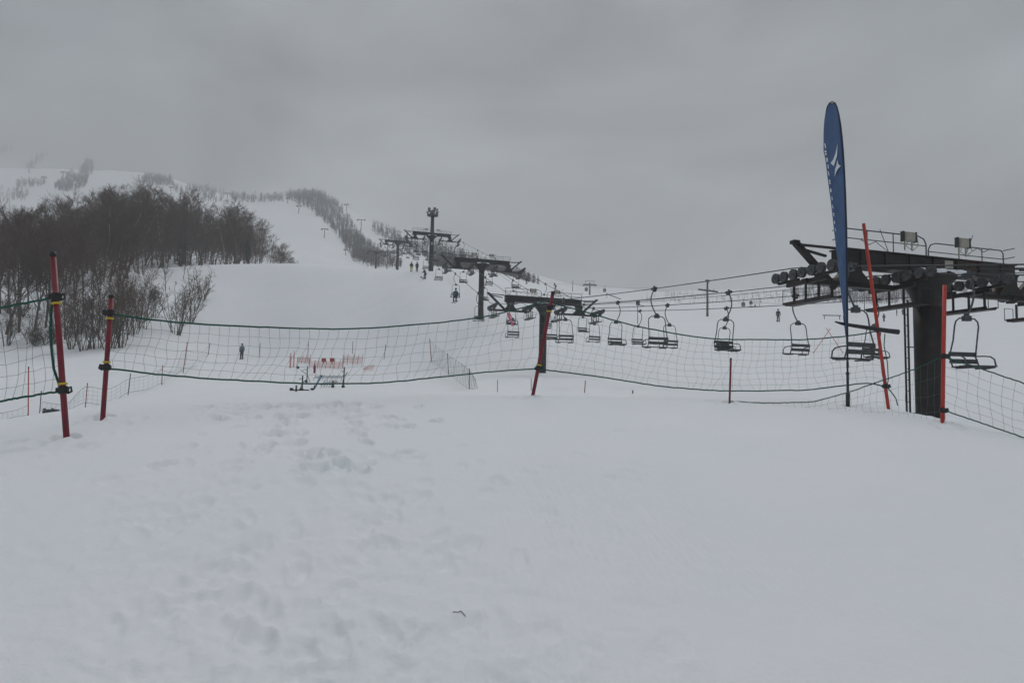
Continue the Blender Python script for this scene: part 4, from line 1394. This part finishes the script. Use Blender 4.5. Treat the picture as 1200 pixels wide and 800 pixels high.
# ------------------------------------------------------------------ trees
def bare_tree_meshes(seed, h=10., spread=.34, n1=15, n2=5, n3=4, stems=1, tw=.016, trunk_r=.13, matl='bark', first=.25):
    rr = random.Random(seed)
    T = MB(); B = MB()
    def grow(mb, p, d, L, r0, r1, segs, wob, up, sides):
        pts = [p]; rs = [r0]
        for i in range(segs):
            d = (d + Vector((rr.gauss(0, wob), rr.gauss(0, wob), rr.gauss(0, wob) + up))).normalized()
            p = p + d * (L / segs)
            pts.append(p); rs.append(r0 + (r1 - r0) * (i + 1) / segs)
        mb.tube(pts, rs, sides, False)
        return pts
    def at(pts, t):
        f = t * (len(pts) - 1); i = min(int(f), len(pts) - 2)
        return pts[i].lerp(pts[i + 1], f - i), (pts[i + 1] - pts[i]).normalized()
    def side_dir(d, ang):
        o = d.orthogonal().normalized(); o.rotate(Matrix.Rotation(rr.uniform(0, 2 * PI), 3, d))
        return (d * math.cos(ang) + o * math.sin(ang)).normalized()
    for s in range(stems):
        if stems == 1:
            d = Vector((rr.gauss(0, .04), rr.gauss(0, .04), 1)).normalized(); b = Vector((0, 0, -.4)); hh = h
        else:
            a = rr.uniform(0, 2 * PI); q = rr.uniform(.1, .5)
            d = Vector((math.cos(a) * q, math.sin(a) * q, 1)).normalized(); b = Vector((math.cos(a) * .25, math.sin(a) * .25, -.3)); hh = h * rr.uniform(.6, 1)
        tr = grow(T, b, d, hh * (1. if stems > 1 else .95), trunk_r * hh / h, tw * 1.2, 7, .07, .03, 6)
        for i in range(max(3, n1 // (1 if stems == 1 else 2))):
            t = first + (1 - first) * (i + rr.random()) / max(3, n1 // (1 if stems == 1 else 2))
            t = min(t, .98)
            p, dd = at(tr, t)
            L1 = hh * spread * (1.15 - t * .75) * rr.uniform(.7, 1.2)
            b1_ = grow(B, p, side_dir(dd, rr.uniform(.5, 1.0)), L1, trunk_r * .38 * (1.15 - t), tw, 4, .12, .11, 4)
            for j in range(n2):
                p2, d2 = at(b1_, rr.uniform(.2, 1))
                b2_ = grow(B, p2, side_dir(d2, rr.uniform(.35, .9)), L1 * rr.uniform(.3, .6), tw * 1.3, tw * .8, 3, .14, .09, 3)
                for k in range(n3):
                    p3, d3 = at(b2_, rr.uniform(.15, 1))
                    grow(B, p3, side_dir(d3, rr.uniform(.3, .9)), L1 * rr.uniform(.15, .36), tw * .85, tw * .5, 2, .15, .06, 3)
    return T.mesh('trunk', M[matl], True), B.mesh('crown', M['twig'], True)


TREES = [bare_tree_meshes(20 + i, 10, rr_, 18, 6, 8, tw=.0115, trunk_r=.10, matl=('birch' if i % 3 == 2 else 'bark'), first=.07 + .05 * (i % 3)) for i, rr_ in enumerate((.34, .3, .38, .26, .33, .4, .28))]
FRONT = [bare_tree_meshes(60 + i, 10, .36, 17, 6, 4, tw=.016, trunk_r=.11, first=.22) for i in range(3)]
SHRUBS = [bare_tree_meshes(40 + i, 5, .32, 14, 4, 3, stems=10, tw=.008, trunk_r=.045, first=.18) for i in range(4)]
LOWS = [bare_tree_meshes(50 + i, 2.2, .42, 14, 4, 3, stems=12, tw=.010, trunk_r=.03, first=.1) for i in range(2)]


def put_tree(pair, p, sc, rz, label, cat, grp, name='bare_tree', wide=1.0):
    root = empty(name, p, rz); root.scale = (sc * wide, sc * wide, sc)
    tag(root, label, cat, grp)
    link('trunk', pair[0], root); link('crown', pair[1], root)
    return root


rt_ = random.Random(99)
TOPX = [-90, 0, 40, 70, 100, 140, 170, 200, 235, 270, 300, 320, 340, 352]
TOPY = [236, 240, 246, 240, 230, 217, 219, 225, 232, 240, 257, 277, 297, 306]
cnt = 0
for n in range(292):
    open_ = n < 96
    if open_:
        px = rt_.uniform(-75, 95); Z = rt_.uniform(88, 88 + 130 * rt_.random() ** .5)
    elif n < 150:
        px = rt_.uniform(40, 190); Z = rt_.uniform(92, 130)
        if P(px, 332 - max(0, px - 120) * .2, Z).z > Hs(P(px, 340, Z).x, Z) + .3: continue
    else:
        px = rt_.uniform(120, 350) if n > 205 else rt_.uniform(100, 300)
        Z = rt_.uniform(118, 200)
    p = P(px, 350, Z); p.z = Hs(p.x, Z)
    bx_, by_ = proj(p)
    ty = float(np.interp(bx_, TOPX, TOPY))
    if bx_ > 352: continue
    hgt = (by_ - ty) * Z / F * rt_.uniform(.72, 1.08)
    if rt_.random() < .15: hgt *= 1.05
    if hgt < 1.5: hgt = rt_.uniform(1.5, 3)
    put_tree(TREES[rt_.randrange(len(TREES))], p, hgt / 10, rt_.uniform(0, 6.28),
             'leafless tree in the loose open part of the wood at the far left' if open_ else 'leafless tree packed into the dense dark wood behind the snowy bank', 'bare tree',
             'loose trees at the far left' if open_ else 'trees of the dense dark wood', wide=1.15 if not open_ else .9)

for q in range(16):
    x = rt_.uniform(-70, 112); y = rt_.uniform(345, 392) if x < 60 else rt_.uniform(338, 362)
    p = hit(x, y); hgt = (y - rt_.uniform(236, 268)) * p.y / F
    put_tree(FRONT[q % 3], p, hgt / 10, rt_.uniform(0, 6), 'tall slender leafless tree standing in the group on the far left bank', 'bare tree', 'slender trees on the far left bank', wide=.8)
FR = [(6, 392, 232, 0), (22, 390, 255, 1), (40, 388, 262, 2), (62, 383, 250, 0), (70, 392, 300, 1), (-20, 392, 236, 2), (98, 372, 262, 1), (194, 341, 297, 2), (118, 352, 255, 0), (215, 327, 290, 1)]
for x, y, ty in ((88, 405, 322), (104, 409, 300), (126, 411, 296), (139, 404, 312), (150, 398, 300), (163, 388, 314), (76, 398, 290), (115, 396, 288), (134, 388, 300), (172, 374, 306)):
    p = hit(x, y); hgt = (y - ty) * p.y / F
    put_tree(FRONT[int(x) % 3], p, hgt / 10, rt_.uniform(0, 6), 'thin leafless young tree among the shrubs behind the two dark red poles', 'bare tree', 'thin young trees behind the two dark red poles', wide=.75)
FLAB = ['tall leafless tree at the left picture edge with its foot on the bank', 'leafless tree second from the left edge on the bank', 'leafless tree on the bank just left of the tallest red pole',
        'leafless tree on the bank directly behind the tallest red pole', 'shorter leafless tree on the bank touching the tallest red pole', 'leafless tree half cut off by the left picture edge',
        'leafless tree on the bank between the tallest and the shorter red pole', 'small leafless tree alone on top of the bank at the wood edge', 'leafless tree on the upper bank behind the shorter red pole', 'slim leafless tree at the right tip of the bank top']
for (x, y, ty, k), lab in zip(FR, FLAB):
    p = hit(x, y); hgt = (y - ty) * p.y / F
    put_tree(FRONT[k], p, hgt / 10, rt_.uniform(0, 6), lab, 'bare tree', 'trees on the bank', wide=.95)
SH = [(84, 409, 335, 0, 'upright many-stemmed shrub just right of the tallest red pole'), (97, 411, 345, 1, 'upright many-stemmed shrub midway between the two red poles'), (112, 408, 330, 2, 'shrub at the left of the shorter red pole'),
      (128, 409, 325, 3, 'shrub directly behind the shorter red pole'), (143, 407, 326, 0, 'dense shrub just right of the shorter red pole'), (156, 392, 320, 1, 'wide fan of stems second to the right of the shorter red pole'),
      (168, 385, 322, 2, 'fanning shrub under the top of the bank'), (181, 372, 326, 3, 'shrub high on the bank left of the two lone slim shrubs'), (207, 392, 318, 1, 'lone slim shrub, left of two on the bare bank'),
      (222, 376, 308, 3, 'lone slim shrub, right of two on the bare bank'), (36, 403, 350, 2, 'shrub at the foot of the bank left of the tallest red pole'), (8, 405, 340, 0, 'shrub at the foot of the bank by the left picture edge'),
      (66, 388, 330, 1, 'shrub on the bank seen through the tallest pole'), (120, 380, 320, 0, 'shrub halfway up the bank above the shorter red pole'), (136, 372, 318, 2, 'shrub high on the bank above the shorter red pole'),
      (150, 365, 315, 1, 'highest shrub on the bank right of the shorter red pole'), (237, 352, 305, 2, 'thin shrub at the right rim of the bank'), (90, 390, 318, 3, 'tall shrub on the bank between both red poles')]
for x, y, ty, k, lab in SH:
    p = hit(x, y); hgt = (y - ty) * p.y / F
    put_tree(SHRUBS[k], p, hgt / 5, rt_.uniform(0, 6), lab, 'shrub', 'leafless shrubs on the bank', 'bare_shrub', .9)
for x, y, k, lab in [(45, 405, 0, 'low tangled brush mound left of the tallest red pole'), (57, 404, 1, 'low tangled brush mound touching the tallest red pole'), (24, 372, 0, 'low brush on the bank at the far left'),
                     (12, 366, 1, 'low brush higher on the bank by the left picture edge'), (178, 352, 1, 'low brush near the top of the bank')]:
    p = hit(x, y)
    put_tree(LOWS[k], p, .95, rt_.uniform(0, 6), lab, 'brush', 'low brush on the bank', 'brush_mound', 1.)

# spruces
def spruce_meshes(seed):
    rr = random.Random(seed); T = MB(); B = MB()
    T.tube([(0, 0, -.5), (0, 0, 10)], [.16, .02], 7)
    z = 1.0
    while z < 9.9:
        L = 2.1 * (1 - z / 10.2) + .12
        for k in range(9):
            a = rr.uniform(0, 2 * PI)
            d = Vector((math.cos(a), math.sin(a), 0)); l = L * rr.uniform(.7, 1.1)
            tip = Vector((0, 0, z)) + d * l + Vector((0, 0, -.28 * l))
            side = Vector((-d.y, d.x, 0))
            for q in range(5):
                t0 = q / 5; c = Vector((0, 0, z)).lerp(tip, t0 + .1); w = .3 * l * (1 - t0) + .06
                for s in (-1, 1):
                    e = c + side * s * w + d * w * .6 + Vector((0, 0, -.15 * w + rr.uniform(-.04, .04)))
                    B.add([c + Vector((0, 0, .05)), c - Vector((0, 0, .07)), e, c + d * .2], [(0, 1, 2), (0, 2, 3), (1, 3, 2), (0, 3, 1)])
        z += .26 + .1 * (1 - z / 10)
    return T.mesh('trunk', M['bark'], True), B.mesh('crown', M['spruce'])


SPR = spruce_meshes(4)
for i, (px, Z, ty, lab) in enumerate(((289, 119, 271, 'dark evergreen spruce at the right end of the wood'), (212, 128, 256, 'dark evergreen hidden among leafless trees in the wood'))):
    p = P(px, 320, Z); p.z = Hs(p.x, Z); _, by_ = proj(p)
    put_tree(SPR, p, (by_ - ty) * Z / F / 10, i, lab, 'spruce', None, 'spruce_tree')


# far woods: each a mass nobody could count
def far_wood(name, polys, label, hm, seed, matl='farwood', nb=30, zm=230):
    rr = random.Random(seed); m = MB(); miss = 0
    for poly, n in polys:
        xs = [p[0] for p in poly]; ys = [p[1] for p in poly]
        k = 0; tries = 0
        while k < n and tries < n * 30:
            tries += 1
            x = rr.uniform(min(xs), max(xs)); y = rr.uniform(min(ys), max(ys))
            ins = False
            for (x1, y1), (x2, y2) in zip(poly, poly[1:] + poly[:1]):
                if (y1 > y) != (y2 > y) and x < (x2 - x1) * (y - y1) / (y2 - y1) + x1: ins = not ins
            if not ins: continue
            p = hit(x, y, zm)
            if p.y > 1050:
                miss += 1; continue
            k += 1
            h = max(1.6, min(13., hm * p.y / F)) * rr.uniform(.6, 1.2)
            w = .011 * h
            a = rr.uniform(0, 6)
            m.add([p + Vector((-w, 0, -1)), p + Vector((w, 0, -1)), p + Vector((0, w, -1)), p + Vector((0, 0, h))], [(0, 1, 3), (1, 2, 3), (2, 0, 3)])
            for q in range(nb):
                t = rr.uniform(.03, .85)
                a = rr.uniform(0, 2 * PI); el = rr.uniform(.3, 1.3)
                L = h * rr.uniform(.2, .48) * (1.1 - t * .6)
                b = p + Vector((0, 0, h * t))
                d = Vector((math.cos(a) * math.cos(el), math.sin(a) * math.cos(el), math.sin(el)))
                s = d.cross(Vector((rr.gauss(0, 1), rr.gauss(0, 1), rr.gauss(0, 1)))).normalized() * .011 * h
                s2 = d.cross(s).normalized() * .011 * h
                m.add([b - s, b + s, b + s2, b + d * L], [(0, 1, 3), (1, 2, 3), (2, 0, 3)])
    o = m.build(name, M[matl])
    tag(o, label, 'distant wood', kind='stuff')
    print('WOOD', name, len(m.f), miss)


far_wood('knoll_wood', [([(333, 232), (350, 224), (372, 224), (392, 238), (404, 250), (416, 270), (426, 282), (444, 296), (430, 303), (404, 288), (388, 268), (366, 250), (345, 238)], 950), ([(336, 234), (350, 226), (372, 226), (392, 240), (380, 246), (352, 236)], 200),
                        ([(400, 272), (424, 282), (450, 298), (440, 312), (425, 310), (404, 292)], 380)],
         'leafless grey wood running down the knoll right of the far piste', 9, 1)
far_wood('ridge_wood', [([(436, 264), (470, 280), (500, 292), (500, 302), (470, 291), (436, 274)], 200), ([(500, 287), (560, 306), (634, 335), (622, 339), (560, 326), (500, 312)], 800),
                        ([(505, 300), (560, 314), (605, 331), (520, 327), (508, 318)], 420), ([(408, 297), (440, 300), (470, 306), (470, 317), (440, 316), (415, 308)], 230)],
         'leafless grey wood on the ridge behind the lift towers', 11, 2)
far_wood('upper_wood', [([(160, 212), (175, 209), (200, 212), (204, 219), (180, 219)], 190), ([(200, 221), (262, 224), (262, 238), (215, 236)], 150), ([(268, 231), (290, 228), (330, 233), (332, 237), (295, 238), (270, 236)], 130),
                        ([(62, 222), (80, 206), (106, 208), (100, 220), (78, 226)], 230), ([(92, 206), (98, 190), (110, 194), (108, 206)], 90)],
         'faint grey patches of wood high on the cloudy mountain', 9, 3)
far_wood('left_slope_wood', [([(-80, 230), (0, 220), (34, 224), (30, 236), (0, 240), (-80, 240)], 160), ([(18, 216), (54, 214), (50, 219), (20, 221)], 50), ([(-60, 172), (0, 164), (26, 170), (24, 178), (0, 180), (-60, 186)], 90), ([(28, 200), (48, 180), (70, 178), (66, 184), (48, 190), (34, 204)], 26)],
         'faint grey wood on the mountain slope at the far left edge', 9, 4)
far_wood('valley_wood', [([(925, 346), (960, 339), (1070, 338), (1070, 357), (1000, 357), (930, 353)], 420), ([(1070, 338), (1300, 338), (1300, 348), (1075, 350)], 260)],
         'leafless wood across the far valley slope behind the big tower', 12, 5)
far_wood('slope_scrub', [([(740, 352), (800, 344), (925, 344), (925, 357), (860, 360), (780, 360)], 90), ([(860, 348), (925, 345), (925, 354), (870, 354)], 40), ([(785, 347), (815, 346), (815, 353), (788, 354)], 22)],
         'sparse pale scrub scattered on the far slope behind the cables', 6.5, 6, nb=16)

# ------------------------------------------------------------------ haze
m = MB()
zb_, zt_ = -60, 500
m.box((0, 0, (zb_ + zt_) / 2), (2260, 2260, zt_ - zb_))
hz_m = bpy.data.materials.new('haze'); hz_m.use_nodes = True
nt = hz_m.node_tree; nt.nodes.clear()
out = nt.nodes.new('ShaderNodeOutputMaterial'); pv = nt.nodes.new('ShaderNodeVolumePrincipled')
pv.inputs['Color'].default_value = (.755, .768, .777, 1); pv.inputs['Density'].default_value = .00118
pv.inputs['Anisotropy'].default_value = 0.0
nt.links.new(pv.outputs['Volume'], out.inputs['Volume'])
ho = m.build('haze', hz_m); tag(ho, 'pale winter haze filling the air of the valley', 'haze', kind='stuff')
try:
    hz_m.cycles.homogeneous_volume = True
except Exception: pass

# ------------------------------------------------------------------ sky and sun
w = bpy.data.worlds.new('World'); SC.world = w; w.use_nodes = True
nt = w.node_tree; bg = nt.nodes['Background']; bg.inputs['Strength'].default_value = .1
SUN_EL, SUN_AZ = R(45), R(8)
sky = nt.nodes.new('ShaderNodeTexSky'); sky.sky_type = 'NISHITA'; sky.sun_disc = False
sky.sun_elevation = SUN_EL; sky.sun_rotation = SUN_AZ
tc = nt.nodes.new('ShaderNodeTexCoord'); sx = nt.nodes.new('ShaderNodeSeparateXYZ')
nt.links.new(tc.outputs['Generated'], sx.inputs[0])
rp = nt.nodes.new('ShaderNodeValToRGB')
cr = rp.color_ramp
def stop(pos, c, first=None):
    e = cr.elements[first] if first is not None else cr.elements.new(pos)
    e.position = pos; e.color = (*[x for x in c], 1)
stop(0.0, (.355, .365, .372), 0)
stop(1.0, (.92, .925, 1.0), 1)
stop(.2, (.295, .31, .318)); stop(.50, (.295, .315, .325)); stop(.68, (.48, .495, .51))
nt.links.new(sx.outputs['Z'], rp.inputs['Fac'])
mp = nt.nodes.new('ShaderNodeMapping'); mp.inputs['Scale'].default_value = (1.3, 1.3, 3.2)
nt.links.new(tc.outputs['Generated'], mp.inputs['Vector'])
nz = nt.nodes.new('ShaderNodeTexNoise'); nz.inputs['Scale'].default_value = 1.5; nz.inputs['Detail'].default_value = 7; nz.inputs['Roughness'].default_value = .5
nz.inputs['Distortion'].default_value = .5
nt.links.new(mp.outputs['Vector'], nz.inputs['Vector'])
mr = nt.nodes.new('ShaderNodeMapRange'); mr.inputs['From Min'].default_value = .3; mr.inputs['From Max'].default_value = .7
mr.inputs['To Min'].default_value = 2.5; mr.inputs['To Max'].default_value = 17.5
nt.links.new(nz.outputs['Fac'], mr.inputs['Value'])
vm = nt.nodes.new('ShaderNodeVectorMath'); vm.operation = 'SCALE'
nt.links.new(rp.outputs['Color'], vm.inputs[0]); nt.links.new(mr.outputs['Result'], vm.inputs['Scale'])
sc2 = nt.nodes.new('ShaderNodeVectorMath'); sc2.operation = 'SCALE'; sc2.inputs['Scale'].default_value = 1.25
# a thinner, brighter break in the overcast straight ahead, bluer cloud to the sides
dp = nt.nodes.new('ShaderNodeVectorMath'); dp.operation = 'DOT_PRODUCT'
dp.inputs[1].default_value = (.02, math.cos(R(36)), math.sin(R(36)))
nt.links.new(tc.outputs['Generated'], dp.inputs[0])
n5 = nt.nodes.new('ShaderNodeTexNoise'); n5.inputs['Scale'].default_value = 2.2; n5.inputs['Detail'].default_value = 4
nt.links.new(tc.outputs['Generated'], n5.inputs['Vector'])
ad = nt.nodes.new('ShaderNodeMath'); ad.operation = 'MULTIPLY_ADD'; ad.inputs[1].default_value = .22
nt.links.new(n5.outputs['Fac'], ad.inputs[0]); nt.links.new(dp.outputs['Value'], ad.inputs[2])
r5 = nt.nodes.new('ShaderNodeValToRGB'); r5.color_ramp.interpolation = 'EASE'
r5.color_ramp.elements[0].position = .74; r5.color_ramp.elements[0].color = (.22, .33, .385, 1)
r5.color_ramp.elements[1].position = 1.0; r5.color_ramp.elements[1].color = (1.0, 1.0, .98, 1)
dv = nt.nodes.new('ShaderNodeMath'); dv.operation = 'MULTIPLY'; dv.inputs[1].default_value = .92
nt.links.new(ad.outputs[0], dv.inputs[0]); nt.links.new(dv.outputs[0], r5.inputs['Fac'])
pm = nt.nodes.new('ShaderNodeMix'); pm.data_type = 'RGBA'; pm.blend_type = 'MULTIPLY'; pm.inputs['Factor'].default_value = 1
hi = nt.nodes.new('ShaderNodeMapRange'); hi.inputs['From Min'].default_value = .55; hi.inputs['From Max'].default_value = .8
nt.links.new(sx.outputs['Z'], hi.inputs['Value'])
fm = nt.nodes.new('ShaderNodeMix'); fm.data_type = 'RGBA'; fm.inputs['B'].default_value = (1, 1, 1, 1)
lo = nt.nodes.new('ShaderNodeMapRange'); lo.inputs['From Min'].default_value = .46; lo.inputs['From Max'].default_value = .26
nt.links.new(sx.outputs['Z'], lo.inputs['Value'])
mxm = nt.nodes.new('ShaderNodeMath'); mxm.operation = 'MAXIMUM'
nt.links.new(hi.outputs['Result'], mxm.inputs[0]); nt.links.new(lo.outputs['Result'], mxm.inputs[1])
nt.links.new(mxm.outputs[0], fm.inputs['Factor']); nt.links.new(r5.outputs['Color'], fm.inputs['A'])
nt.links.new(vm.outputs['Vector'], pm.inputs['A']); nt.links.new(fm.outputs['Result'], pm.inputs['B'])
mx = nt.nodes.new('ShaderNodeMix'); mx.data_type = 'RGBA'; mx.inputs['Factor'].default_value = .96
nt.links.new(sky.outputs['Color'], mx.inputs['A']); nt.links.new(pm.outputs['Result'], sc2.inputs[0]); nt.links.new(sc2.outputs['Vector'], mx.inputs['B'])
nt.links.new(mx.outputs['Result'], bg.inputs['Color'])

sl = bpy.data.lights.new('sun', 'SUN'); sl.energy = .95; sl.angle = R(14); sl.color = (1, .97, .93)
so = link('sun', sl)
so.rotation_euler = (PI / 2 - SUN_EL, 0, PI - SUN_AZ)

# ------------------------------------------------------------------ camera and render
cd = bpy.data.cameras.new('camera'); cd.sensor_width = 36; cd.lens = 36 * F / 1200
cd.clip_end = 6000; cd.clip_start = .05
co = link('camera', cd)
mm = Matrix((RT, UP, -fwd)).transposed().to_4x4(); mm.translation = CAM
co.matrix_world = mm
SC.camera = co
SC.view_settings.view_transform = 'Standard'; SC.view_settings.look = 'None'
SC.view_settings.exposure = 0.0; SC.view_settings.gamma = 1; SC.view_settings.use_curve_mapping = False
SC.cycles.volume_bounces = 2; SC.cycles.max_bounces = 8; SC.cycles.diffuse_bounces = 4
SC.cycles.use_denoising = True
SC.cycles.volume_max_steps = 64
SC.render.film_transparent = False
